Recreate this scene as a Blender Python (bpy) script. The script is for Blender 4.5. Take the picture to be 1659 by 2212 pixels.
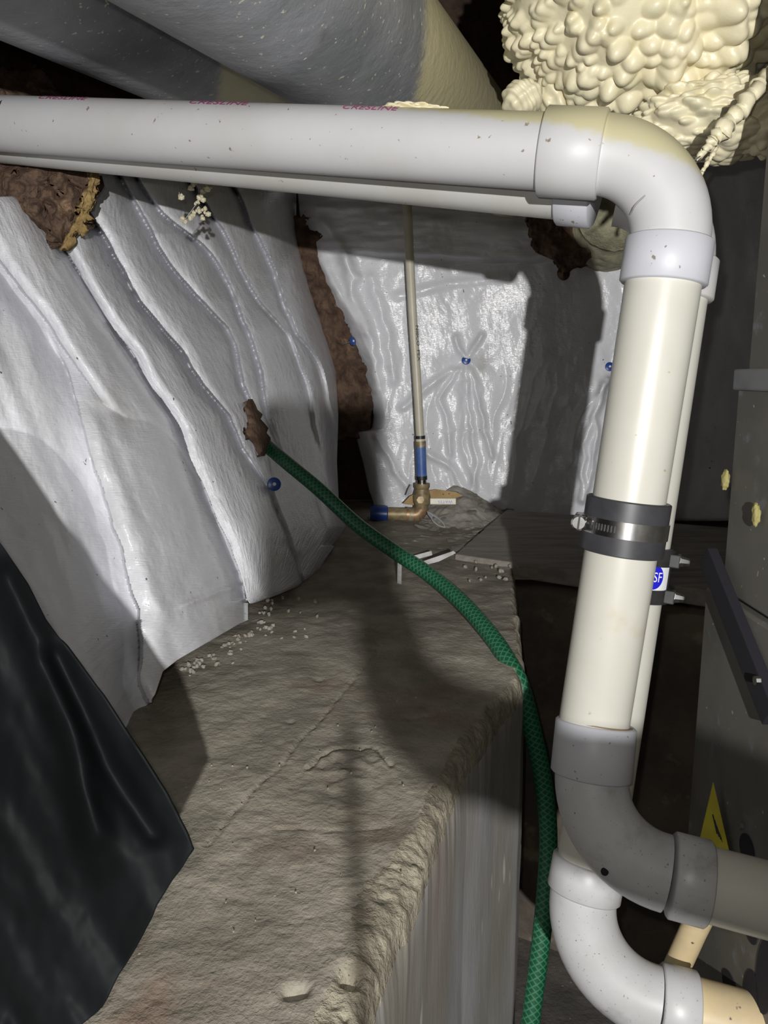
import bpy, bmesh, math, random
import numpy as np
from mathutils import Vector, Matrix
from mathutils.kdtree import KDTree

for o in list(bpy.data.objects):
    bpy.data.objects.remove(o, do_unlink=True)
random.seed(7)
RNG = np.random.default_rng(7)
scn = bpy.context.scene
COL = scn.collection

# ------------------------------------------------------------------ camera
W, H, F = 1659.0, 2212.0, 1660.0
CAM = Vector((0, 0, 1.45))
PITCH = math.radians(10)
cd = bpy.data.cameras.new('camera')
cd.sensor_fit = 'VERTICAL'; cd.sensor_height = 36.0; cd.lens = 36.0 * F / H
cd.clip_start = 0.01
cam_o = bpy.data.objects.new('camera', cd); COL.objects.link(cam_o)
cam_o.location = CAM; cam_o.rotation_euler = (math.pi / 2 - PITCH, 0, 0)
scn.camera = cam_o
FW = Vector((0, math.cos(PITCH), -math.sin(PITCH)))
UP = Vector((0, math.sin(PITCH), math.cos(PITCH)))
RT = Vector((1, 0, 0))

def cc(x, v, d):                      # metres right, up and ahead of the lens
    return CAM + RT * x + UP * v + FW * d
def cam(px, py, d):
    return cc((px - W / 2) / F * d, (H / 2 - py) / F * d, d)
def ray(px, py):
    return RT * ((px - W / 2) / F) + UP * ((H / 2 - py) / F) + FW
def onz(px, py, z):
    r = ray(px, py); return CAM + r * ((z - CAM.z) / r.z)
def ony(px, py, y):
    r = ray(px, py); return CAM + r * (y / r.y)
def onx(px, py, x):
    r = ray(px, py); return CAM + r * (x / r.x)

# ------------------------------------------------------------------ world, light, exposure
wd = bpy.data.worlds.new('world'); scn.world = wd; wd.use_nodes = True
bg = wd.node_tree.nodes['Background']
bg.inputs[0].default_value = (1.0, 0.97, 0.88, 1); bg.inputs[1].default_value = 0.025
LIGHT_POS = cc(0.068, -0.028, -0.42)
ld = bpy.data.lights.new('flashlight_beam', 'SPOT')
ld.energy = 52; ld.spot_size = math.radians(104); ld.spot_blend = 0.55
ld.shadow_soft_size = 0.006; ld.color = (1.0, 0.985, 0.96)
ld.use_nodes = True
_nt = ld.node_tree
_em = _nt.nodes['Emission']
_lf = _nt.nodes.new('ShaderNodeLightFalloff'); _lf.inputs['Strength'].default_value = 1.0
_nt.links.new(_lf.outputs['Linear'], _em.inputs['Strength'])
lo = bpy.data.objects.new('flashlight_beam', ld); COL.objects.link(lo)
lo.location = LIGHT_POS
lo.rotation_euler = (cam(880, 880, 2.0) - LIGHT_POS).to_track_quat('-Z', 'Y').to_euler()
fd_ = bpy.data.lights.new('lens_fill', 'POINT')            # weak fill added beside the lens to lift near shadows
fd_.energy = 3.4; fd_.shadow_soft_size = 0.004; fd_.color = (1.0, 0.97, 0.90)
fo_ = bpy.data.objects.new('lens_fill', fd_); COL.objects.link(fo_); fo_.location = cc(-0.012, 0.02, -0.004)
scn.view_settings.view_transform = 'Standard'; scn.view_settings.look = 'None'
scn.view_settings.exposure = 0.0; scn.view_settings.gamma = 1.0
scn.view_settings.use_curve_mapping = False

LEDGE_Z, FLOOR_Z = 1.09, 0.35

# ------------------------------------------------------------------ noise
_perm = RNG.random((256, 256))
def vnoise(x, y):
    x = np.asarray(x, float); y = np.asarray(y, float)
    xi = np.floor(x).astype(int); yi = np.floor(y).astype(int)
    fx = x - xi; fy = y - yi
    fx = fx * fx * (3 - 2 * fx); fy = fy * fy * (3 - 2 * fy)
    a = _perm[xi & 255, yi & 255]; b = _perm[(xi + 1) & 255, yi & 255]
    c = _perm[xi & 255, (yi + 1) & 255]; d = _perm[(xi + 1) & 255, (yi + 1) & 255]
    return (a * (1 - fx) + b * fx) * (1 - fy) + (c * (1 - fx) + d * fx) * fy
def fbm(x, y, o=4, g=0.5):
    s = 0; a = 1; t = 0
    for i in range(o):
        s = s + a * (vnoise(x * 2 ** i + 17.3 * i, y * 2 ** i + 9.1 * i) - 0.5); t += a; a *= g
    return s / t * 2
def ridged(x, y, o=3):
    s = 0; a = 1
    for i in range(o):
        s = s + a * (1 - np.abs(2 * vnoise(x * 2 ** i + 31.7 * i, y * 2 ** i + 3.3 * i) - 1)) ** 2; a *= 0.5
    return s
def seg_dist(px, py, poly):
    d = np.full(np.shape(px), 1e9)
    for (x0, y0), (x1, y1) in zip(poly[:-1], poly[1:]):
        dx, dy = x1 - x0, y1 - y0
        t = np.clip(((px - x0) * dx + (py - y0) * dy) / (dx * dx + dy * dy), 0, 1)
        d = np.minimum(d, np.hypot(px - x0 - t * dx, py - y0 - t * dy))
    return d
def smooth(a, b, x):
    t = np.clip((x - a) / (b - a), 0, 1); return t * t * (3 - 2 * t)

# ------------------------------------------------------------------ materials
def material(name, c1, c2=None, scale=20, rough=0.6, bump=0.0, bscale=None, metal=0.0, spec=0.5,
             ramp=(0.35, 0.65), stretch=(1, 1, 1), spots=None, rvar=0.0, detail=4.0, coat=0.0, second=None,
             patch=None, trans=0.0):
    m = bpy.data.materials.new(name); m.use_nodes = True
    n = m.node_tree.nodes; l = m.node_tree.links
    b = n['Principled BSDF']
    b.inputs['Roughness'].default_value = rough; b.inputs['Metallic'].default_value = metal
    b.inputs['Specular IOR Level'].default_value = spec
    b.inputs['Coat Weight'].default_value = coat
    tc = n.new('ShaderNodeTexCoord'); mp = n.new('ShaderNodeMapping')
    mp.inputs['Scale'].default_value = stretch
    l.new(tc.outputs['Object'], mp.inputs['Vector'])
    def noise(s, det=detail, r=0.6):
        t = n.new('ShaderNodeTexNoise'); t.inputs['Scale'].default_value = s
        t.inputs['Detail'].default_value = det; t.inputs['Roughness'].default_value = r
        l.new(mp.outputs[0], t.inputs['Vector']); return t.outputs['Fac']
    def ramped(fac, lo_, hi_):
        r = n.new('ShaderNodeMapRange'); r.interpolation_type = 'SMOOTHSTEP'
        r.inputs[1].default_value = lo_; r.inputs[2].default_value = hi_
        l.new(fac, r.inputs[0]); return r.outputs[0]
    def mix(fac, a, c):
        x = n.new('ShaderNodeMix'); x.data_type = 'RGBA'
        if hasattr(fac, 'is_linked'): l.new(fac, x.inputs['Factor'])
        else: x.inputs['Factor'].default_value = fac
        for s, k in ((a, 6), (c, 7)):
            if isinstance(s, tuple): x.inputs[k].default_value = (*s, 1)
            else: l.new(s, x.inputs[k])
        return x.outputs[2]
    col = c1
    if c2 is not None:
        col = mix(ramped(noise(scale), *ramp), c1, c2)
    if second is not None:                                   # colour, scale, lo, hi
        col = mix(ramped(noise(second[1]), second[2], second[3]), col, second[0])
    if spots is not None:                                    # colour, scale, threshold, width
        col = mix(ramped(noise(spots[1], 2.0), spots[2], spots[2] + spots[3]), col, spots[0])
    if patch is not None:                                    # colour, origin, direction, width, wobble: paint or foam spatter along a direction
        sep = n.new('ShaderNodeVectorMath'); sep.operation = 'SUBTRACT'
        l.new(tc.outputs['Object'], sep.inputs[0]); sep.inputs[1].default_value = patch[1]
        dt = n.new('ShaderNodeVectorMath'); dt.operation = 'DOT_PRODUCT'
        l.new(sep.outputs[0], dt.inputs[0]); dt.inputs[1].default_value = patch[2]
        nz = noise(patch[5] if len(patch) > 5 else 60, 6.0, 0.75)
        ad = n.new('ShaderNodeMath'); ad.operation = 'MULTIPLY_ADD'
        l.new(nz, ad.inputs[0]); ad.inputs[1].default_value = patch[4]; l.new(dt.outputs['Value'], ad.inputs[2])
        col = mix(ramped(ad.outputs[0], patch[4] / 2, patch[4] / 2 + patch[3]), col, patch[0])
    if isinstance(col, tuple): b.inputs['Base Color'].default_value = (*col, 1)
    else: l.new(col, b.inputs['Base Color'])
    if bump:
        bp = n.new('ShaderNodeBump'); bp.inputs['Strength'].default_value = 1.0
        bp.inputs['Distance'].default_value = bump
        l.new(noise(bscale or scale * 3, 5.0, 0.65), bp.inputs['Height']); l.new(bp.outputs[0], b.inputs['Normal'])
    if rvar:
        r = n.new('ShaderNodeMapRange'); r.inputs[3].default_value = rough - rvar; r.inputs[4].default_value = rough + rvar
        l.new(noise(scale * 1.7), r.inputs[0]); l.new(r.outputs[0], b.inputs['Roughness'])
    return m

FOAM = (0.78, 0.71, 0.50)
M = {}
M['pvc'] = material('white_pvc', (0.54, 0.54, 0.53), (0.50, 0.49, 0.46), 9, 0.38, spots=((0.25, 0.21, 0.16), 130, 0.70, 0.05), spec=0.5)
M['pvc_blue'] = material('fitting_pvc', (0.54, 0.545, 0.59), (0.51, 0.515, 0.56), 12, 0.46, spots=((0.22, 0.20, 0.17), 150, 0.69, 0.05))
M['pvc_dirty'] = material('dusty_pvc', (0.52, 0.52, 0.53), (0.46, 0.46, 0.46), 14, 0.40, second=((0.24, 0.23, 0.21), 22, 0.54, 0.82), spots=((0.18, 0.17, 0.15), 330, 0.66, 0.10))
M['pvc_cream'] = material('cream_pvc', (0.585, 0.575, 0.52), (0.55, 0.535, 0.475), 8, 0.36, spots=((0.40, 0.30, 0.15), 85, 0.73, 0.06), second=((0.50, 0.45, 0.34), 14, 0.62, 0.8))
M['pvc_beige'] = material('beige_pvc', (0.60, 0.48, 0.28), (0.52, 0.42, 0.26), 20, 0.4, spots=((0.1, 0.08, 0.06), 90, 0.66, 0.05))
M['rubber'] = material('black_rubber', (0.030, 0.031, 0.036), (0.045, 0.046, 0.052), 30, 0.42, second=((0.12, 0.12, 0.12), 60, 0.64, 0.8))
M['steel'] = material('bright_steel', (0.62, 0.62, 0.63), (0.45, 0.44, 0.42), 60, 0.22, metal=1.0)
M['foam'] = material('spray_foam', FOAM, (0.72, 0.67, 0.47), 15, 0.36, 0.0004, 160, second=((0.60, 0.51, 0.29), 30, 0.55, 0.8))
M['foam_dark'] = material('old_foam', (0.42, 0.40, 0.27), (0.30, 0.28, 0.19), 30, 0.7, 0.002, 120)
M['blanket'] = None
M['batt'] = material('brown_fibreglass', (0.145, 0.095, 0.066), (0.080, 0.052, 0.040), 30, 0.95, 0.004, 130, second=((0.26, 0.17, 0.11), 18, 0.58, 0.75), spec=0.1)
M['batt_yellow'] = material('yellow_fibreglass', (0.36, 0.26, 0.11), (0.24, 0.16, 0.07), 60, 0.95, 0.003, 200, spec=0.1)
M['brown_dark'] = material('dark_lining', (0.075, 0.05, 0.036), (0.04, 0.03, 0.025), 25, 0.95, 0.004, 100, spec=0.1)
M['black_plastic'] = material('black_polythene', (0.004, 0.005, 0.0055), (0.008, 0.009, 0.010), 9, 0.6, 0.0006, 20, rvar=0.06, spec=0.08)
M['concrete'] = material('ledge_concrete', (0.335, 0.305, 0.250), (0.215, 0.195, 0.158), 13, 0.85, 0.0024, 140, second=((0.20, 0.145, 0.108), 6, 0.56, 0.74), spots=((0.50, 0.47, 0.40), 170, 0.74, 0.04), spec=0.25)
M['concrete_rough'] = material('crumbled_concrete', (0.36, 0.325, 0.25), (0.22, 0.195, 0.15), 40, 0.9, 0.005, 130, spec=0.2)
M['concrete_face'] = material('streaked_concrete', (0.40, 0.40, 0.41), (0.27, 0.25, 0.215), 7, 0.6, 0.0006, 150, stretch=(1, 1, 0.22), second=((0.30, 0.25, 0.215), 5, 0.54, 0.66), spots=((0.55, 0.53, 0.47), 40, 0.68, 0.05))
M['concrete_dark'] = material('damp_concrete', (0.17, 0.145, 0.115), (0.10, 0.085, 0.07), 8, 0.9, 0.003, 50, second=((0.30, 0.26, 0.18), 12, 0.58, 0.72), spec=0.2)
M['floor'] = material('dirty_floor', (0.10, 0.09, 0.078), (0.06, 0.055, 0.05), 14, 0.9, 0.004, 70, spots=((0.35, 0.33, 0.28), 120, 0.72, 0.04))
M['mud'] = material('dried_mud', (0.40, 0.375, 0.335), (0.30, 0.28, 0.245), 25, 0.95, 0.002, 130, spec=0.15)
M['board'] = material('weathered_board', (0.30, 0.275, 0.245), (0.22, 0.20, 0.175), 9, 0.85, 0.0012, 40, stretch=(1, 5, 5), spots=((0.42, 0.39, 0.33), 70, 0.72, 0.05), spec=0.2)
M['wood'] = material('yellow_wood', (0.42, 0.29, 0.13), (0.33, 0.22, 0.10), 30, 0.8, 0.001, 90, spots=((0.05, 0.03, 0.02), 160, 0.68, 0.03))
M['joist'] = material('dark_joist', (0.07, 0.055, 0.042), (0.045, 0.035, 0.028), 12, 0.9, 0.002, 60)
M['galv'] = material('galvanised_sheet', (0.26, 0.265, 0.275), (0.19, 0.195, 0.205), 16, 0.55, metal=0.45, spots=((0.6, 0.58, 0.5), 160, 0.71, 0.04))
M['cabinet'] = material('dusty_sheet_metal', (0.165, 0.158, 0.14), (0.125, 0.12, 0.105), 10, 0.55, metal=0.2, spots=((0.45, 0.43, 0.36), 110, 0.71, 0.04), second=((0.20, 0.20, 0.21), 24, 0.6, 0.7))
M['dark_metal'] = material('dark_metal', (0.04, 0.042, 0.04), (0.028, 0.03, 0.028), 30, 0.6, metal=0.2, spots=((0.4, 0.38, 0.32), 140, 0.71, 0.04))
M['brass'] = material('tarnished_brass', (0.36, 0.28, 0.15), (0.22, 0.17, 0.10), 60, 0.5, metal=0.35, second=((0.36, 0.34, 0.28), 40, 0.55, 0.7))
M['copper'] = material('dull_copper', (0.38, 0.24, 0.13), (0.22, 0.15, 0.09), 50, 0.45, metal=0.4)
M['pex'] = material('cream_pex', (0.58, 0.55, 0.44), (0.52, 0.49, 0.39), 12, 0.4)
M['blue'] = material('blue_sleeve', (0.055, 0.12, 0.36), (0.09, 0.17, 0.40), 40, 0.4)
M['navy'] = material('navy_plastic', (0.020, 0.060, 0.26), (0.03, 0.075, 0.30), 40, 0.35)
M['black'] = material('black_plastic', (0.015, 0.015, 0.016), (0.03, 0.03, 0.03), 50, 0.4)
M['void'] = material('dark_opening', (0.008, 0.007, 0.012), rough=0.9)
M['magenta'] = material('magenta_ink', (0.50, 0.06, 0.22), (0.42, 0.08, 0.22), 90, 0.5)
M['ink'] = material('black_ink', (0.02, 0.02, 0.022), rough=0.6)
M['blue_ink'] = material('blue_ink', (0.012, 0.012, 0.55), rough=0.4)
M['white'] = material('white_print', (0.75, 0.76, 0.80), rough=0.4)
M['cream'] = material('cream_plastic', (0.66, 0.63, 0.50), (0.58, 0.55, 0.43), 60, 0.4)
M['yellow'] = material('yellow_card', (0.52, 0.45, 0.03), (0.42, 0.36, 0.03), 30, 0.6)
M['pebble'] = material('pale_grit', (0.40, 0.37, 0.32), (0.20, 0.18, 0.15), 80, 0.9)
M['strip'] = material('grey_white_strip', (0.50, 0.50, 0.50), (0.36, 0.35, 0.33), 40, 0.6)
M['wire'] = material('grey_wire', (0.40, 0.40, 0.42), rough=0.45)
M['thread'] = material('dusty_thread', (0.30, 0.29, 0.28), rough=0.9)
M['phone'] = material('phone_body', (0.02, 0.02, 0.022), rough=0.4)

def blanket_material():
    m = material('white_woven_poly', (0.70, 0.705, 0.745), (0.64, 0.645, 0.675), 7, 0.23, spots=((0.15, 0.13, 0.11), 85, 0.735, 0.03), spec=0.5,
                 second=((0.50, 0.49, 0.48), 9, 0.62, 0.80))
    n = m.node_tree.nodes; l = m.node_tree.links; b = n['Principled BSDF']
    uv = n.new('ShaderNodeTexCoord'); mp = n.new('ShaderNodeMapping'); mp.inputs['Scale'].default_value = (60, 420, 1)
    l.new(uv.outputs['UV'], mp.inputs['Vector'])
    t = n.new('ShaderNodeTexNoise'); t.inputs['Scale'].default_value = 1.0; t.inputs['Detail'].default_value = 2.0
    l.new(mp.outputs[0], t.inputs['Vector'])
    mp2 = n.new('ShaderNodeMapping'); mp2.inputs['Scale'].default_value = (45, 28, 1); l.new(uv.outputs['UV'], mp2.inputs['Vector'])
    t2 = n.new('ShaderNodeTexNoise'); t2.inputs['Scale'].default_value = 1.0; t2.inputs['Detail'].default_value = 5.0
    l.new(mp2.outputs[0], t2.inputs['Vector'])
    b1 = n.new('ShaderNodeBump'); b1.inputs['Distance'].default_value = 0.0008; b1.inputs['Strength'].default_value = 0.8
    b2 = n.new('ShaderNodeBump'); b2.inputs['Distance'].default_value = 0.0028; b2.inputs['Strength'].default_value = 0.8
    l.new(t2.outputs['Fac'], b2.inputs['Height']); l.new(t.outputs['Fac'], b1.inputs['Height'])
    l.new(b2.outputs[0], b1.inputs['Normal']); l.new(b1.outputs[0], b.inputs['Normal'])
    return m
M['blanket'] = blanket_material()

def hose_material():
    m = bpy.data.materials.new('green_braided_hose'); m.use_nodes = True
    n = m.node_tree.nodes; l = m.node_tree.links; b = n['Principled BSDF']
    b.inputs['Roughness'].default_value = 0.4
    tc = n.new('ShaderNodeTexCoord'); facs = []
    for sgn in (1, -1):
        mp = n.new('ShaderNodeMapping'); l.new(tc.outputs['UV'], mp.inputs['Vector'])
        mp.inputs['Scale'].default_value = (9 * sgn, 150, 1)
        w = n.new('ShaderNodeTexWave'); w.bands_direction = 'DIAGONAL'; w.inputs['Scale'].default_value = 0.5
        l.new(mp.outputs[0], w.inputs['Vector']); facs.append(w.outputs['Fac'])
    mx = n.new('ShaderNodeMath'); mx.operation = 'MAXIMUM'; l.new(facs[0], mx.inputs[0]); l.new(facs[1], mx.inputs[1])
    r = n.new('ShaderNodeMapRange'); r.inputs[1].default_value = 0.75; r.inputs[2].default_value = 1.0; l.new(mx.outputs[0], r.inputs[0])
    x = n.new('ShaderNodeMix'); x.data_type = 'RGBA'; l.new(r.outputs[0], x.inputs['Factor'])
    x.inputs[6].default_value = (0.008, 0.070, 0.033, 1); x.inputs[7].default_value = (0.04, 0.19, 0.095, 1)
    l.new(x.outputs[2], b.inputs['Base Color'])
    return m
M['hose'] = hose_material()

# ------------------------------------------------------------------ builders
def link(name, me, mat, parent=None, shade=True):
    o = bpy.data.objects.new(name, me); COL.objects.link(o)
    if mat is not None and not me.materials: me.materials.append(mat)
    if shade:
        me.polygons.foreach_set('use_smooth', [True] * len(me.polygons))
    if parent is not None: adopt(o, parent)
    return o
def adopt(o, p):
    o.parent = p                                     # meshes are built in world space, so only an Empty's place is undone
    o.matrix_parent_inverse = Matrix.Translation(-p.location) if p.type == 'EMPTY' else Matrix()
def mesh(name, verts, faces):
    me = bpy.data.meshes.new(name); me.from_pydata([tuple(v) for v in verts], [], [tuple(f) for f in faces]); me.update(); return me
def tag(o, label, cat, group=None):
    o['label'] = label; o['category'] = cat
    if group: o['group'] = group
    return o
def thing(name, label, cat, loc, group=None):
    e = bpy.data.objects.new(name, None); COL.objects.link(e); e.location = loc; e.empty_display_size = 0.05
    return tag(e, label, cat, group)
def structure(o):
    o['kind'] = 'structure'; return o
def split(o, ang=40):
    e = o.modifiers.new('edge', 'EDGE_SPLIT'); e.split_angle = math.radians(ang); return o

def tube_mesh(name, pts, radii, seg=40, cap=True, hollow=0.0):
    pts = [Vector(p) for p in pts]; n = len(pts)
    if not hasattr(radii, '__len__'): radii = [radii] * n
    tan = []
    for i in range(n):
        a = pts[max(i - 1, 0)]; b = pts[min(i + 1, n - 1)]
        t = (b - a); tan.append(t.normalized() if t.length > 1e-9 else Vector((0, 0, 1)))
    for i in range(n):                               # coincident neighbours (steps) take the next tangent
        if i and (pts[i] - pts[i - 1]).length < 1e-6: tan[i] = tan[i - 1]
    ref = Vector((0, 0, 1)) if abs(tan[0].z) < 0.8 else Vector((1, 0, 0))
    nx = tan[0].cross(ref).normalized()
    vs, uvs = [], []; L = 0
    for i in range(n):
        nx = (nx - tan[i] * nx.dot(tan[i])).normalized(); ny = tan[i].cross(nx)
        if i: L += (pts[i] - pts[i - 1]).length
        for k in range(seg):
            a = 2 * math.pi * k / seg
            vs.append(pts[i] + (nx * math.cos(a) + ny * math.sin(a)) * radii[i]); uvs.append((k / seg, L))
    fs = []; fu = []
    for i in range(n - 1):
        for k in range(seg):
            k2 = (k + 1) % seg
            fs.append((i * seg + k, i * seg + k2, (i + 1) * seg + k2, (i + 1) * seg + k))
            for q, kk in ((i, k), (i, k + 1), (i + 1, k + 1), (i + 1, k)): fu.append((kk / seg, uvs[q * seg][1]))
    if cap:
        fs.append(tuple(range(seg - 1, -1, -1))); fs.append(tuple(range((n - 1) * seg, n * seg)))
        fu += [(0, 0)] * (2 * seg)
    me = mesh(name, vs, fs)
    ul = me.uv_layers.new(name='UVMap')
    ul.data.foreach_set('uv', np.array(fu, float).ravel())
    return me
def tube(name, pts, radii, mat, parent=None, seg=40, cap=True, ang=35):
    return split(link(name, tube_mesh(name, pts, radii, seg, cap), mat, parent), ang)
def fillet(p0, k, p1, r, n=18):
    p0, k, p1 = Vector(p0), Vector(k), Vector(p1)
    a = (p0 - k).normalized(); b = (p1 - k).normalized()
    th = a.angle(b); t = r / math.tan(th / 2)
    c = k + (a + b).normalized() * (r / math.sin(th / 2))
    s = k + a * t; e = k + b * t
    u = (s - c); v = (e - c); out = []
    tot = u.angle(v)
    for i in range(n + 1):
        f = i / n
        out.append(c + (u * math.sin((1 - f) * tot) + v * math.sin(f * tot)) / math.sin(tot))
    return out
def catmull(pts, n=10):
    P = [Vector(p) for p in pts]; P = [P[0] * 2 - P[1]] + P + [P[-1] * 2 - P[-2]]; out = []
    for i in range(1, len(P) - 2):
        for j in range(n):
            t = j / n; a, b, c, d = P[i - 1], P[i], P[i + 1], P[i + 2]
            out.append(0.5 * (2 * b + (c - a) * t + (2 * a - 5 * b + 4 * c - d) * t * t + (3 * b - a - 3 * c + d) * t ** 3))
    out.append(P[-2]); return out
def box(name, corners8, mat, parent=None, bevel=0.0):
    f = [(0, 1, 2, 3), (7, 6, 5, 4), (0, 4, 5, 1), (1, 5, 6, 2), (2, 6, 7, 3), (3, 7, 4, 0)]
    o = link(name, mesh(name, corners8, f), mat, parent, False)
    bm = bmesh.new(); bm.from_mesh(o.data); bmesh.ops.recalc_face_normals(bm, faces=bm.faces); bm.to_mesh(o.data); bm.free()
    if bevel:
        b = o.modifiers.new('bevel', 'BEVEL'); b.width = bevel; b.segments = 2
    return o
def abox(name, a, b, mat, parent=None, bevel=0.0):
    x0, y0, z0 = a; x1, y1, z1 = b
    return box(name, [(x0, y0, z0), (x1, y0, z0), (x1, y1, z0), (x0, y1, z0), (x0, y0, z1), (x1, y0, z1), (x1, y1, z1), (x0, y1, z1)], mat, parent, bevel)
def obox(name, c, ax, ay, az, sx, sy, sz, mat, parent=None, bevel=0.0):
    c = Vector(c); ax, ay, az = Vector(ax), Vector(ay), Vector(az); v = []
    for k in (-1, 1):
        for i, j in ((-1, -1), (1, -1), (1, 1), (-1, 1)):
            v.append(c + ax * (i * sx / 2) + ay * (j * sy / 2) + az * (k * sz / 2))
    return box(name, v, mat, parent, bevel)
def prism(name, poly, thick, mat, parent=None, nrm=None):
    poly = [Vector(p) for p in poly]
    nrm = Vector(nrm) if nrm is not None else (poly[1] - poly[0]).cross(poly[2] - poly[0]).normalized()
    n = len(poly); vs = poly + [p + nrm * thick for p in poly]
    fs = [tuple(range(n)), tuple(range(2 * n - 1, n - 1, -1))] + [(i, i + n, (i + 1) % n + n, (i + 1) % n) for i in range(n)]
    o = link(name, mesh(name, vs, fs), mat, parent, False)
    bm = bmesh.new(); bm.from_mesh(o.data); bmesh.ops.recalc_face_normals(bm, faces=bm.faces); bm.to_mesh(o.data); bm.free()
    return o

def sheet(name, y0, y1, Lf, Rf, depth, mat, nrow=160, ncol=120, thick=0.003, parent=None, wall=False):
    """a real hanging sheet: rows run down it, columns across; depth(px,py) gives each point's own distance"""
    ys = np.linspace(y0, y1, nrow); s = np.linspace(0, 1, ncol)
    Lx = np.interp(ys, [p[1] for p in Lf], [p[0] for p in Lf]); Rx = np.interp(ys, [p[1] for p in Rf], [p[0] for p in Rf])
    PX = Lx[:, None] + (Rx - Lx)[:, None] * s[None, :]; PY = np.repeat(ys[:, None], ncol, 1)
    D = depth(PX, PY, np.repeat(s[None, :], nrow, 0))
    X = (PX - W / 2) / F * D; V = (H / 2 - PY) / F * D
    c, sn = math.cos(PITCH), math.sin(PITCH)
    P = np.stack([CAM.x + X, CAM.y + V * sn + D * c, CAM.z + V * c - D * sn], -1)
    me = bpy.data.meshes.new(name)
    idx = np.arange(nrow * ncol).reshape(nrow, ncol)
    f = np.stack([idx[:-1, :-1], idx[1:, :-1], idx[1:, 1:], idx[:-1, 1:]], -1).reshape(-1, 4)
    me.from_pydata(P.reshape(-1, 3).tolist(), [], f.tolist()); me.update()
    ul = me.uv_layers.new(name='UVMap')
    dx = np.linalg.norm(np.diff(P, axis=1), axis=2).mean() * (ncol - 1); dy = np.linalg.norm(np.diff(P, axis=0), axis=2).mean() * (nrow - 1)
    U = np.stack([np.repeat(s[None, :] * dx, nrow, 0), np.repeat(np.linspace(0, dy, nrow)[:, None], ncol, 1)], -1).reshape(-1, 2)
    ul.data.foreach_set('uv', U[f.ravel()].ravel())
    o = link(name, me, mat, parent)
    if thick:
        m = o.modifiers.new('thickness', 'SOLIDIFY'); m.thickness = thick; m.offset = -1
    return o

def text_mesh(body, size=1.0):
    cu = bpy.data.curves.new('lettering', 'FONT'); cu.body = body; cu.size = size; cu.align_x = 'CENTER'; cu.align_y = 'CENTER'
    cu.resolution_u = 3
    t = bpy.data.objects.new('lettering', cu); COL.objects.link(t)
    bpy.context.view_layer.update()
    me = bpy.data.meshes.new_from_object(t.evaluated_get(bpy.context.evaluated_depsgraph_get()))
    bpy.data.objects.remove(t, do_unlink=True)
    return me
def wrap_text(name, body, size, origin, axis, out, r, mat, parent, wide=1.0):
    """lettering bent round a pipe: axis = reading direction, out = radial direction at mid height"""
    me = text_mesh(body, size); me.materials.clear()
    axis = Vector(axis).normalized(); out = Vector(out); out = (out - axis * out.dot(axis)).normalized(); tn = out.cross(axis)
    bm = bmesh.new(); bm.from_mesh(me)
    bmesh.ops.subdivide_edges(bm, edges=bm.edges, cuts=1); bmesh.ops.triangulate(bm, faces=bm.faces)
    for v in bm.verts:
        a = v.co.y / r
        v.co = Vector(origin) + axis * (v.co.x * wide) + (out * math.cos(a) + tn * math.sin(a)) * r
    bm.to_mesh(me); bm.free()
    return link(name, me, mat, parent, False)
def flat_text(name, body, size, origin, xd, yd, mat, parent, wide=1.0):
    me = text_mesh(body, size); me.materials.clear()
    for v in me.vertices: v.co = Vector(origin) + Vector(xd) * (v.co.x * wide) + Vector(yd) * v.co.y
    return link(name, me, mat, parent, False)

def bubbly(name, c, ax, radii, npts, amp, mat, parent=None, nu=260, nv=180, seed=1, grow=None, squash=1.0):
    """lumpy spray-foam mass: ellipsoid covered in domed bubbles"""
    rg = np.random.default_rng(seed)
    ax = [Vector(a) for a in ax]
    q = rg.normal(size=(npts, 3)); q /= np.linalg.norm(q, axis=1)[:, None]
    sz = rg.uniform(0.75, 1.35, npts)
    if grow is not None: sz *= grow(q)
    hv = rg.uniform(0.45, 1.0, npts)
    kd = KDTree(npts)
    for i, p in enumerate(q): kd.insert(p, i)
    kd.balance()
    th = np.linspace(0.02, math.pi - 0.02, nv); ph = np.linspace(0, 2 * math.pi, nu, endpoint=False)
    R0 = 2.1 / math.sqrt(npts) * 1.0
    verts = []
    for t in th:
        st, ct = math.sin(t), math.cos(t)
        for p in ph:
            d = (st * math.cos(p), st * math.sin(p), ct)
            acc = 0.0
            for co, i, dist in kd.find_n(d, 7):
                x = dist / (R0 * sz[i])
                if x < 1.5: acc += math.exp(9.0 * sz[i] * (1 - x * x * 0.9) * hv[i])
            h = math.log(acc + 1.0) / 9.0
            h += 0.55 * math.sin(d[0] * 7 + 1.3 * seed) * math.sin(d[2] * 8 + seed) + 0.3 * math.sin(d[0] * 17 + d[2] * 13)
            k = 1 + amp * h
            verts.append(Vector(c) + ax[0] * (d[0] * radii[0] * k) + ax[1] * (d[1] * radii[1] * k) + ax[2] * (d[2] * radii[2] * k))
    fs = [(i * nu + j, i * nu + (j + 1) % nu, (i + 1) * nu + (j + 1) % nu, (i + 1) * nu + j) for i in range(nv - 1) for j in range(nu)]
    fs.append(tuple(range(nu - 1, -1, -1))); fs.append(tuple(range((nv - 1) * nu, nv * nu)))
    return link(name, mesh(name, verts, fs), mat, parent)

def stone_mesh(name, seed, sq=(1, 1, 0.7)):
    bm = bmesh.new(); bmesh.ops.create_icosphere(bm, subdivisions=1, radius=1)
    r = random.Random(seed)
    for v in bm.verts:
        k = r.uniform(0.7, 1.25); v.co = Vector((v.co.x * k * sq[0], v.co.y * k * sq[1], v.co.z * k * sq[2]))
    me = bpy.data.meshes.new(name); bm.to_mesh(me); bm.free(); return me

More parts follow.
